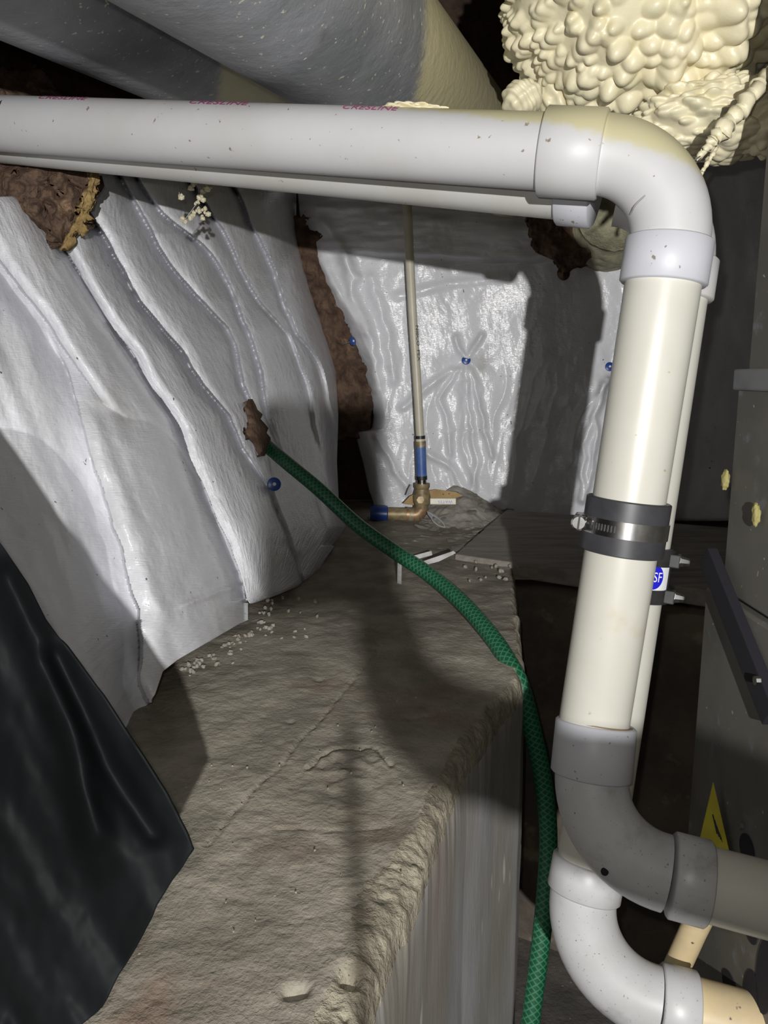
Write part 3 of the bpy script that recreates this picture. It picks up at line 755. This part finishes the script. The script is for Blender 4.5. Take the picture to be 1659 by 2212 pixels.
s3 = arcB2[-1]; hub('socket', s3 + hd3 * 0.002, s3 + hd3 * 0.034, R_P + 0.0048, M['pvc_dirty'], eb2)
tube('outlet_pipe', [s3 + hd3 * 0.02, EB1 + hd3 * 0.03], R_P, M['pvc_beige'], BP, 48)
mark(1335, 2094, .716, .0085, eb2); mark(1391, 2143, .708, .0042, eb2); mark(1265, 1950, .726, .0034, eb2)
# rubber coupling with clamps and the printed label
def bpt(py):
    a, b = sB, B1; ya = (H / 2 - ((a - CAM).dot(UP)) / ((a - CAM).dot(FW)) * F); yb = (H / 2 - ((b - CAM).dot(UP)) / ((b - CAM).dot(FW)) * F)
    return lerp(a, b, (py - ya) / (yb - ya))
q0, q1 = bpt(1150), bpt(1262)
cpl = tube('rubber_coupling', [q0, q1], R_P + 0.0032, M['rubber'], BP, 48)
for a_, b_, nut in ((1152, 1186, 1172), (1234, 1264, 1247)):
    tube('clamp_band', [bpt(a_), bpt(b_)], R_P + 0.0050, M['black'], cpl, 48)
    bc = bpt(nut); oc = radial_to_cam(bc, wdv); sd = oc.cross(wdv).normalized()
    if sd.x < 0: sd = -sd
    p = bc + sd * (R_P + 0.004) + oc * 0.010
    obox('clamp_lug', p, sd, wdv, oc, 0.010, 0.012, 0.014, M['dark_metal'], cpl, 0.001)
    tube('hex_bolt', [p + sd * 0.003, p + sd * 0.0055, p + sd * 0.0056, p + sd * 0.012, p + sd * 0.0135], [0.0068, 0.0068, 0.0054, 0.0040, 0.0030], M['steel'], cpl, 8)
ql = bpt(1210); ol = radial_to_cam(ql, wdv); sd = ol.cross(wdv).normalized()
if sd.x < 0: sd = -sd
rl = R_P + 0.0036
def on_cyl(u, v): return ql - wdv * v + (ol * math.cos(u / rl) + sd * math.sin(u / rl)) * rl
def cyl_patch(name, fn, n, m, mat, off):
    vs = []; fs = []
    for i in range(n + 1):
        for j in range(m + 1):
            u, v = fn(i / n, j / m); p = on_cyl(u, v); vs.append(p + (p - ql + wdv * v).normalized() * off)
    for i in range(n):
        for j in range(m): k = i * (m + 1) + j; fs.append((k, k + 1, k + m + 2, k + m + 1))
    return link(name, mesh(name, vs, fs), mat, cpl)
u0 = rl * math.radians(33)
cyl_patch('label', lambda a, b: (u0 + (a - .5) * 0.040, (b - .5) * 0.027), 16, 4, M['white'], 0.0002)
cyl_patch('label_disc', lambda a, b: (u0 + math.cos(a * 2 * math.pi) * 0.0112 * b, 0.0012 + math.sin(a * 2 * math.pi) * 0.0112 * b), 32, 3, M['blue_ink'], 0.0005)
tm = text_mesh('NSF', 0.0115); tm.materials.clear()
bmx = bmesh.new(); bmx.from_mesh(tm); bmesh.ops.subdivide_edges(bmx, edges=bmx.edges, cuts=1); bmesh.ops.triangulate(bmx, faces=bmx.faces)
for v in bmx.verts:
    p = on_cyl(u0 + v.co.x * 0.95, v.co.y * 1.1 + 0.001); v.co = p + ol * 0.0008 + sd * 0.0006
bmx.to_mesh(tm); bmx.free(); link('lettering', tm, M['white'], cpl, False)

# ================================================================== GARDEN HOSE
hp_ = [(548, 938, 1.43), (575, 962, 1.36), (620, 1000, 1.31), (690, 1058, 1.27), (770, 1132, 1.25), (850, 1190, 1.22), (930, 1243, 1.17), (1000, 1303, 1.10), (1060, 1372, 1.03), (1098, 1430, .985), (1124, 1482, .965),
       (1148, 1570, .972), (1172, 1680, .985), (1184, 1790, .99), (1181, 1900, .985), (1170, 2020, .975), (1156, 2130, .965), (1142, 2240, .955), (1120, 2420, .95)]
hose = tube('garden_hose', catmull([cam(*p) for p in hp_], 8), 0.0118, M['hose'], None, 24)
tag(hose, 'green braided garden hose crossing the ledge and dropping over its edge', 'hose')

# ================================================================== ROUND DUCTS
Dd = (RT * 0.346 + UP * 0.274 + FW).normalized()
def duct(P, r, s0, s1, label, patchpos, extra):
    t = thing('round_duct', label, 'duct', P)
    m = material('duct_sheet', (0.27, 0.28, 0.305), (0.20, 0.21, 0.225), 14, 0.45, metal=0.0, spots=((0.62, 0.60, 0.48), 150, 0.66, 0.05), second=((0.12, 0.105, 0.09), 10, 0.60, 0.8),
                 patch=((0.58, 0.53, 0.33), tuple(patchpos), tuple(Dd * extra[0] + RT * extra[1]), 0.02, extra[2], 70), bump=0.0015, bscale=60)
    tube('duct_body', [P + Dd * (s0 + (s1 - s0) * i / 20) for i in range(21)], r, m, t, 64)
    for s in (s0 + 0.12,):
        tube('seam_bead', [P + Dd * (s + k * 0.003) for k in range(4)], [r, r + 0.002, r + 0.002, r], m, t, 64)
    return t
PB = cam(700, 20, .80); PA = cam(420, 40, 1.02)
duct(PB, .094, -0.8, 1.35, 'round galvanised duct speckled with foam, nearer the foam mass', cam(862, 150, .95), (0.15, 1.0, 0.03))
duct(PA, .115, -1.0, 1.05, 'round galvanised duct at upper left, behind the lettered pipe', cam(455, 190, 1.0), (0.35, 1.0, 0.03))
# foam coated duct end in the back wall
fd = thing('foam_duct', 'foam-coated duct end poking out above the back blanket', 'duct', cam(1325, 470, 1.85))
def coated():
    c = cam(1330, 462, 1.75); ax = (RT * 0.15 + UP * 0.15 + FW).normalized(); s = ax.cross(UP).normalized(); u = s.cross(ax)
    vs = []; fs = []; nu, nv = 96, 40
    for j in range(nv):
        for i in range(nu):
            a = 2 * math.pi * i / nu; r = 0.100 * (1 + 0.09 * float(fbm(np.array(a * 2.2), np.array(j * 0.5), 4))) * (0.80 + 0.2 * min(1, j / 7))
            vs.append(c + ax * (j / nv * 0.45) + (s * math.cos(a) + u * math.sin(a)) * r)
    for j in range(nv - 1):
        for i in range(nu): fs.append((j * nu + i, j * nu + (i + 1) % nu, (j + 1) * nu + (i + 1) % nu, (j + 1) * nu + i))
    fs.append(tuple(range(nu)))
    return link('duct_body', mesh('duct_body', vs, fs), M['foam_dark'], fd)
coated()
sheet('foam_drip', 548, 574, [(1281, 548), (1283, 574)], [(1302, 548), (1303, 574)], lambda px, py, s: wall_depth(px, py) - 0.05 - 0.01 * fbm(px / 6, py / 6, 2), M['foam_dark'], 10, 10, 0.012, fd)

# ================================================================== SPRAY FOAM
axc = (RT, FW, UP)
def grow_main(q): return np.clip(1.05 + 0.35 * q[:, 0] - 0.35 * q[:, 2] * 1.0, 0.55, 1.7)
fm = bubbly('spray_foam', cam(1405, -58, .86), axc, (.160, .17, .138), 1700, 0.085, M['foam'], None, 560, 300, 11, grow_main)
tag(fm, 'large bubbly cream spray-foam mass at upper right above the pipe elbow', 'foam')
f2 = bubbly('spray_foam', cam(1545, 262, .84), axc, (.080, .06, .034), 420, 0.14, M['foam'], None, 260, 150, 12)
tag(f2, 'lower lumpy foam ridge behind the elbow, under the large foam mass', 'foam')
f3 = bubbly('spray_foam', cam(1662, 262, .82), axc, (.034, .04, .030), 160, 0.16, M['foam'], None, 120, 80, 13)
tag(f3, 'small foam lump at the right border beside the twisted foam strand', 'foam')
f4 = bubbly('spray_foam', cam(1128, 216, .88), axc, (.022, .025, .018), 24, 0.12, M['foam'], None, 90, 60, 14)
tag(f4, 'smooth round foam bulb squeezed between the duct and the pipe', 'foam')
f5 = bubbly('spray_foam', cam(1215, 205, .93), axc, (.036, .04, .040), 120, 0.16, M['foam'], None, 110, 80, 15)
tag(f5, 'shaded foam lump left of the large mass, above the pipe socket', 'foam')
# strands
def strand(name, pts, rad, seed, mat, label, cat, amp=0.5):
    r = random.Random(seed); P = catmull([cam(*p) for p in pts], 14)
    n = len(P); rr = [np.interp(i / (n - 1), [0, .5, 1], rad) * (1 + amp * r.uniform(-1, 1)) for i in range(n)]
    P = [p + Vector((r.uniform(-1, 1), r.uniform(-1, 1), r.uniform(-1, 1))) * rr[i] * 0.25 for i, p in enumerate(P)]
    o = link(name, tube_mesh(name, P, rr, 10), mat); tag(o, label, cat); return o
strand('foam_strand', [(1680, 130, .72), (1625, 205, .71), (1570, 275, .71), (1535, 310, .71), (1505, 345, .71)], (.0055, .0075, .0015), 3, M['foam'], 'twisted cream foam strand hanging across the foam at right', 'foam', 0.35)
strand('foam_strand', [(1548, 318, .80), (1530, 350, .80), (1513, 380, .80), (1509, 398, .80)], (.0022, .0020, .0024), 4, M['foam'], 'short thin foam strand dangling just right of the pipe elbow', 'foam', 0.3)
def crumbs():
    t = thing('foam_crumbs', 'string of pale foam crumbs hanging on a web below the pipes', 'foam', cam(425, 440, 1.0))
    r = random.Random(9); i = 0
    pts = [(448, 402), (440, 415), (432, 425), (425, 440), (428, 455), (440, 450), (446, 462), (436, 470), (422, 462), (412, 470), (402, 478), (394, 474), (436, 434), (446, 412), (452, 408), (418, 398), (416, 408), (388, 424)]
    ms = [stone_mesh('crumb', 40 + k, (1, 1, 1)) for k in range(4)]
    for m_ in ms: m_.materials.append(M['foam'])
    for (x, y) in pts:
        for k in range(3):
            o = bpy.data.objects.new('crumb', ms[r.randrange(4)]); COL.objects.link(o)
            o.location = cam(x + r.uniform(-4, 4), y + r.uniform(-4, 4), 1.0 + r.uniform(-.004, .004)); o.scale = [r.uniform(.0018, .0042)] * 3
            adopt(o, t)
    for a, b in (((428, 395), (430, 425)), ((417, 395), (417, 410)), ((385, 400), (388, 424)), ((425, 440), (398, 476))):
        tube('web', [cam(*a, 1.0), cam(*b, 1.0)], .0005, M['thread'], t, 6)
crumbs()
thr = tube('thread', catmull([cam(1512, 338, .705), cam(1470, 365, .612), cam(1415, 405, .600), cam(1375, 440, .606), cam(1362, 462, .618)], 8), .0007, M['thread'], None, 6)
tag(thr, 'thin dusty thread draped across the front pipe elbow', 'thread')

# ================================================================== FURNACE, PLENUM
FX = 0.335
fu = thing('furnace', 'dark dusty sheet-metal furnace cabinet at the right border', 'furnace', (FX + .25, .5, FLOOR_Z))
abox('cabinet', (FX, 0.15, FLOOR_Z), (FX + .5, .775, 1.235), M['cabinet'], fu, 0.003)
def ovoid(px, py, ry, rz):
    c = onx(px, py, FX - 0.0012); vs = [c + Vector((0, math.cos(a) * ry, math.sin(a) * rz)) for a in [2 * math.pi * i / 20 for i in range(20)]]
    return prism('knockout_hole', vs, 0.0009, M['void'], fu, (1, 0, 0))
for px, py, ry, rz in ((1612, 1835, .014, .014), (1622, 2010, .011, .012), (1575, 2130, .016, .013), (1622, 2150, .014, .024), (1650, 2110, .014, .036)): ovoid(px, py, ry, rz)
sc = onx(1603, 1783, FX); tube('screw', [sc, sc + Vector((-.003, 0, 0))], .004, M['cabinet'], fu, 6)
pl = thing('plenum', 'grey galvanised plenum standing on the furnace at right', 'duct', (FX + .25, .5, 1.25))
abox('panel', (FX + .004, 0.1, 1.24), (FX + .5, .745, 1.445), M['cabinet'], pl, 0.002)
abox('panel', (FX + .010, 0.1, 1.455), (FX + .5, .740, 1.98), M['cabinet'], pl, 0.002)
abox('flange', (FX, 0.1, 1.437), (FX + .5, .749, 1.457), M['galv'], pl, 0.002)
ra, rb = onx(1532, 1205, FX - .006), onx(1668, 1545, FX - .006)
dirr = (rb - ra).normalized(); upn = Vector((1, 0, 0)).cross(dirr)
obox('sloped_rail', (ra + rb) / 2, dirr, upn, (1, 0, 0), (rb - ra).length * 1.02, .026, .010, M['void'], pl, 0.001)
s_ = onx(1640, 1470, FX - .014); tube('screw', [s_, s_ + Vector((-.004, 0, 0))], .004, M['steel'], pl, 8)
for px, py, a in ((1567, 1036, 16), (1633, 1110, 20)):
    c = onx(px, py, FX - .002)
    o = bubbly('foam_fleck', c, ((0, 1, 0), (1, 0, 0), (0, 0, 1)), (.004, .003, .009), 14, .3, material('yellow_fleck', (0.33, 0.29, 0.11), rough=0.8), pl, 24, 16, px)
# warning tag behind the outlet pipe
wt = thing('warning_tag', 'yellow card warning tag hanging behind the white outlet pipe', 'tag', cam(1505, 2012, .80))
tp = [cam(1541, 1690, .765), cam(1576, 1842, .736), cam(1588, 1900, .722), cam(1508, 2014, .765), cam(1437, 1966, .80), cam(1510, 1822, .775)]
prism('card', tp, .0008, M['yellow'], wt, FW)
for i in range(6):
    a = cam(1536 + i * 4, 1745 + i * 14, .752); b = cam(1552 + i * 4, 1815 + i * 4, .745)
    obox('print_line', (a + b) / 2 - FW * 0.0004, (b - a).normalized(), (b - a).normalized().cross(FW), FW, (b - a).length * .6, .0012, .0006, M['ink'], wt)
for i in range(3):
    a = cam(1465 + i * 10, 1962 + i * 4, .780); b = cam(1500 + i * 6, 1985 + i * 3, .768)
    obox('print_line', (a + b) / 2 - FW * 0.0004, (b - a).normalized(), (b - a).normalized().cross(FW), FW, (b - a).length * .7, .0012, .0006, M['ink'], wt)
dt = tube('drain_tube', [cam(1530, 1945, .745), cam(1498, 2010, .755), cam(1458, 2098, .77), cam(1436, 2160, .78)], .0125, M['pvc_beige'], None, 24)
tag(dt, 'short beige drain tube slanting between the two outlet pipes', 'pipe')

# ================================================================== WATER LINE, VALVE
def wl(px, py, off=0.0): return ony(px, py, 1.93 - off)
wp = thing('water_line', 'cream plastic water pipe with blue sleeve and brass valve before the back blanket', 'pipe', wl(905, 1105))
tube('pex_pipe', catmull([wl(876, 380), wl(880, 450), wl(885, 560), wl(892, 690), wl(900, 810), wl(908, 950)], 8), .0108, M['pex'], wp, 20)
pd = (wl(908, 950) - wl(892, 690)).normalized()
wrap_text('lettering', 'NIBCO  PEX', 0.0145, wl(897, 742), pd, -FW + RT * 0.75, .0111, M['ink'], wp, 1.1)
for a, b, r, mt in ((941, 948, .0125, 'black'), (948, 953, .0120, 'cream'), (953, 966, .0136, 'brass'), (966, 1028, .0132, 'blue'), (1028, 1036, .0140, 'black'), (1036, 1046, .0122, 'steel')):
    x = lambda y: 908 + (y - 945) * 0.035
    tube('sleeve' if mt == 'blue' else 'crimp_ring', [wl(x(a), a), wl(x(b), b)], r, M[mt], wp, 24)
vb = tube('valve_body', [wl(912, 1044), wl(912, 1052), wl(912, 1056), wl(912, 1068), wl(911, 1072), wl(911, 1086), wl(910, 1090), wl(910, 1100)], [.0195, .0195, .0170, .0205, .0225, .0215, .0180, .0180], M['brass'], wp, 16)
tube('stem_nut', [wl(908, 1080, .018), wl(908, 1080, .032)], .0095, M['brass'], vb, 6)
hdl = thing_h = obox('valve_handle', wl(957, 1083, .024), RT, UP, FW, .066, .0165, .004, M['cream'], wp, .003)
flat_text('lettering', 'WATTS', .0095, wl(962, 1084, .0268), -RT, -UP, M['blue_ink'], hdl, 1.15)
tube('brass_elbow', fillet(wl(910, 1096), wl(908, 1113), wl(870, 1111), .019, 10), .0185, M['copper'], wp, 20)
tube('brass_nipple', [wl(893, 1112), wl(882, 1111.5), wl(881.5, 1111), wl(838, 1110)], [.0185, .0185, .0165, .0165], M['brass'], wp, 20)
tube('brass_collar', [wl(884, 1111), wl(878, 1111)], .0185, M['copper'], wp, 20)
tube('blue_coupling', [wl(838, 1110), wl(836, 1110), wl(812, 1109), wl(800, 1109)], [.017, .021, .022, .018], M['navy'], wp, 20)
# coil of wire
def coil():
    pts = []
    r_ = random.Random(2)
    for k in range(7):
        y_ = 1.86 - .004 * k; q = k * 2.2
        pts += [ony(922 + q, 1105 + q * .7, y_), ony(940 + q, 1113 + q, y_), ony(957 + q * .3, 1128 + q * .7, y_), ony(962 - q * .2, 1140 - q * .1, y_), ony(950 - q * .3, 1137 - q * .2, y_), ony(930 + q * .4, 1118 + q * .6, y_)]
    o = link('wire_bundle', tube_mesh('wire_bundle', catmull(pts, 4), .0011, 6), M['wire'])
    tag(o, 'small looped bundle of grey wire lying below the brass elbow', 'wire')
    o2 = tube('wire_end', [wl(879, 1070, .02), wl(884, 1056, .02), wl(889, 1047, .02)], .002, M['wire'], None, 8); tag(o2, 'stiff grey wire end sticking up left of the brass valve', 'wire')
coil()

# fasteners
def fastener(px, py, d, n, label, shaft=0.03, ring='navy'):
    p = cam(px, py, d); t = thing('cap_fastener', label, 'fastener', p, 'blue cap pins in the blankets')
    n = Vector(n).normalized()
    tube('cap', [p - n * .001, p + n * .0015, p + n * .0025], [.0115, .0115, .0095], M['navy'] if ring == 'navy' else M['blue'], t, 24)
    tube('nail_head', [p + n * .002, p + n * .0040], [.0032, .0026], M['white'], t, 12)
    tube('nail_shank', [p - n * .001, p - n * shaft], .0017, M['steel'], t, 8)
back_n = -FW * 1 + UP * 0.05
fastener(1007, 778, float(depC(np.array([[1007.]]), np.array([[778.]]), np.array([[.5]]))[0, 0]) - .006, back_n, 'blue cap pin in the middle of the back blanket', .02)
fastener(1317, 792, float(depC(np.array([[1317.]]), np.array([[792.]]), np.array([[.9]]))[0, 0]) - .006, back_n, 'blue cap pin at the back blanket edge beside the white riser', .02)
fastener(762, 737, float(wall_depth(np.array(762.), np.array(737.))) - .055, RT * 0.75 - FW * 0.6 + UP * 0.1, 'blue cap pin standing off on its nail by the brown gap', .035)
fastener(592, 1046, float(base_depth(np.array([592.]), np.array([1046.]))[0]) - .085, RT * 0.35 - FW, 'shaded blue cap pin just below the green hose', .03)

# ================================================================== BACK OF LEDGE: MUD, BOARD, STRIPS
def mound():
    n = 150
    xs = np.linspace(-0.12, 0.42, n); ys = np.linspace(1.40, 2.16, n); X, Y = np.meshgrid(xs, ys)
    cx = 0.10
    h = 0.075 * smooth(1.78, 2.05, Y) * np.exp(-((X - 0.20) / 0.085) ** 2) + 0.010 * smooth(1.42, 1.6, Y)
    h *= smooth(-0.12, -0.02, X) * (1 - smooth(0.33, 0.42, X))
    h += (0.010 * fbm(X * 18, Y * 14, 4) + 0.006 * fbm(X * 60, Y * 45, 3)) * smooth(1.41, 1.5, Y)
    Z = LEDGE_Z - 0.016 + h
    idx = np.arange(n * n).reshape(n, n); f = np.stack([idx[:-1, :-1], idx[:-1, 1:], idx[1:, 1:], idx[1:, :-1]], -1).reshape(-1, 4)
    me = mesh('mud_mound', np.stack([X, Y, Z], -1).reshape(-1, 3).tolist(), f.tolist())
    o = link('mud_mound', me, M['mud']); tag(o, 'mound of dried cracked grey mud under the brass valve', 'mud')
    ms = [stone_mesh('mud_flake', 70 + k, (1.2, 0.9, 0.35)) for k in range(5)]
    for m_ in ms: m_.materials.append(M['mud'])
    r = random.Random(4); k = 0
    while k < 90:
        x = r.uniform(-.03, .34); y = r.uniform(1.5, 2.03)
        i = int((y - 1.40) / .76 * (n - 1)); j = int((x + .12) / .54 * (n - 1))
        fl_ = bpy.data.objects.new('mud_flake', ms[k % 5]); COL.objects.link(fl_)
        s = r.uniform(.008, .021); fl_.scale = (s, s, s); fl_.location = (x, y, float(Z[i, j]) + s * .12)
        fl_.rotation_euler = (r.uniform(-.3, .3), r.uniform(-.3, .3), r.uniform(0, 6)); adopt(fl_, o); k += 1
    return o
mound()
# board lying right of the mound
b1, b2_, b3, b4 = onz(982, 1197, 1.098), onz(1088, 1106, 1.112), Vector((0.95, 1.70, 1.10)), Vector((0.86, 1.03, 1.098))
bd = prism('board', [b1, b2_ + (b2_ - b1) * 0.08, b3, b4], -.030, M['board'], None, (0, 0, 1))
tag(bd, 'weathered grey wooden board lying on the ledge below the back blanket', 'board')
bb = bd.modifiers.new('bevel', 'BEVEL'); bb.width = .003; bb.segments = 2
wp2 = prism('wood_offcut', [wl(870, 1088, -.02), wl(885, 1072, -.02), wl(910, 1061, -.02), wl(945, 1057, -.02), wl(985, 1063, -.02), wl(1000, 1071, -.02), wl(970, 1079, -.02), wl(900, 1092, -.02)], .02, M['wood'], None, FW)
tag(wp2, 'yellow curved wood offcut behind the brass valve', 'wood')
ms1 = prism('strip', [cam(868, 1207, 1.50), cam(932, 1190, 1.50), cam(934, 1199, 1.50), cam(880, 1214, 1.50)], .004, M['strip'], None, FW); tag(ms1, 'short grey-white plastic strip under the hose, the upper of two', 'strip')
ms2 = prism('strip', [cam(915, 1212, 1.44), cam(980, 1190, 1.44), cam(985, 1195, 1.44), cam(948, 1213, 1.44), cam(925, 1219, 1.44)], .004, M['strip'], None, FW); tag(ms2, 'long grey-white strip between the mud and the board', 'strip')
ms3 = prism('strip', [cam(859, 1207, 1.36), cam(868, 1207, 1.36), cam(867, 1262, 1.33), cam(858, 1260, 1.33)], .002, M['strip'], None, FW); tag(ms3, 'narrow upright paper strip standing in the shade below the hose', 'strip')

# ================================================================== GRIT
pm_ = [stone_mesh('pebble', 10 + k, (1, 1, .75)) for k in range(5)]
for m_ in pm_: m_.materials.append(M['pebble'])
r = random.Random(21)
def ledge_hit(px, py): return onz(px, py, LEDGE_Z + .002)
def pebbles(n, region, smin, smax, label, group):
    for i in range(n):
        x, y = region(r); p = ledge_hit(x, y); s = r.uniform(smin, smax) * p.y
        o = bpy.data.objects.new('pebble', pm_[i % 5]); COL.objects.link(o)
        o.location = p + Vector((0, 0, s * .3)); o.scale = (s, s, s); o.rotation_euler = (r.random() * 3, r.random() * 3, r.random() * 6)
        tag(o, label, 'pebble', group)
def hem(r):
    t = r.random(); x = 400 + 190 * t; y = 1440 - 110 * t + abs(r.gauss(0, 16)) + 4; return x + r.gauss(0, 8), y
pebbles(60, hem, .0018, .0048, 'pale crumb of grit along the hem of the left blankets', 'grit along the blanket hem')
pebbles(26, lambda r: (r.uniform(560, 690), r.uniform(1292, 1400)), .0015, .0040, 'small pale pebble scattered on the ledge in front of the hose', 'pebbles on the ledge')
pebbles(16, lambda r: (r.uniform(990, 1120), r.uniform(1208, 1260)), .0018, .004, 'small crumb lying along the front edge of the board', 'crumbs by the board')
pebbles(28, lambda r: (r.uniform(450, 900), r.uniform(1450, 2150)), .0010, .0022, 'tiny white speck of grit on the open ledge', 'specks on the open ledge')

# ================================================================== THE PHONE THAT TAKES THE PICTURE (behind the lens)
ph = thing('smartphone', 'black smartphone held upright with its cable hanging down', 'phone', cc(0, -.11, -.02))
obox('phone_body', cc(.031, -.018, -.022), RT, UP, FW, .054, .082, .008, M['phone'], ph, .006)
tube('forearm', catmull([cc(.050, -.056, -.022), cc(.057, -.085, -.024), cc(.089, -.102, -.026), cc(.124, -.113, -.028), cc(.274, -.145, -.03)], 6), [float(np.interp(i, [0, 6, 12, 18, 24], [.010, .015, .019, .025, .030])) for i in range(25)], M['phone'], ph, 20)  # unseen hand and forearm, a plain tapered tube shaped to cast their shadow
tube('cable', catmull([cc(.034, -.09, -.020), cc(.032, -.13, -.022), cc(.030, -.19, -.024), cc(.028, -.29, -.026)], 6), .0022, M['phone'], ph, 8)
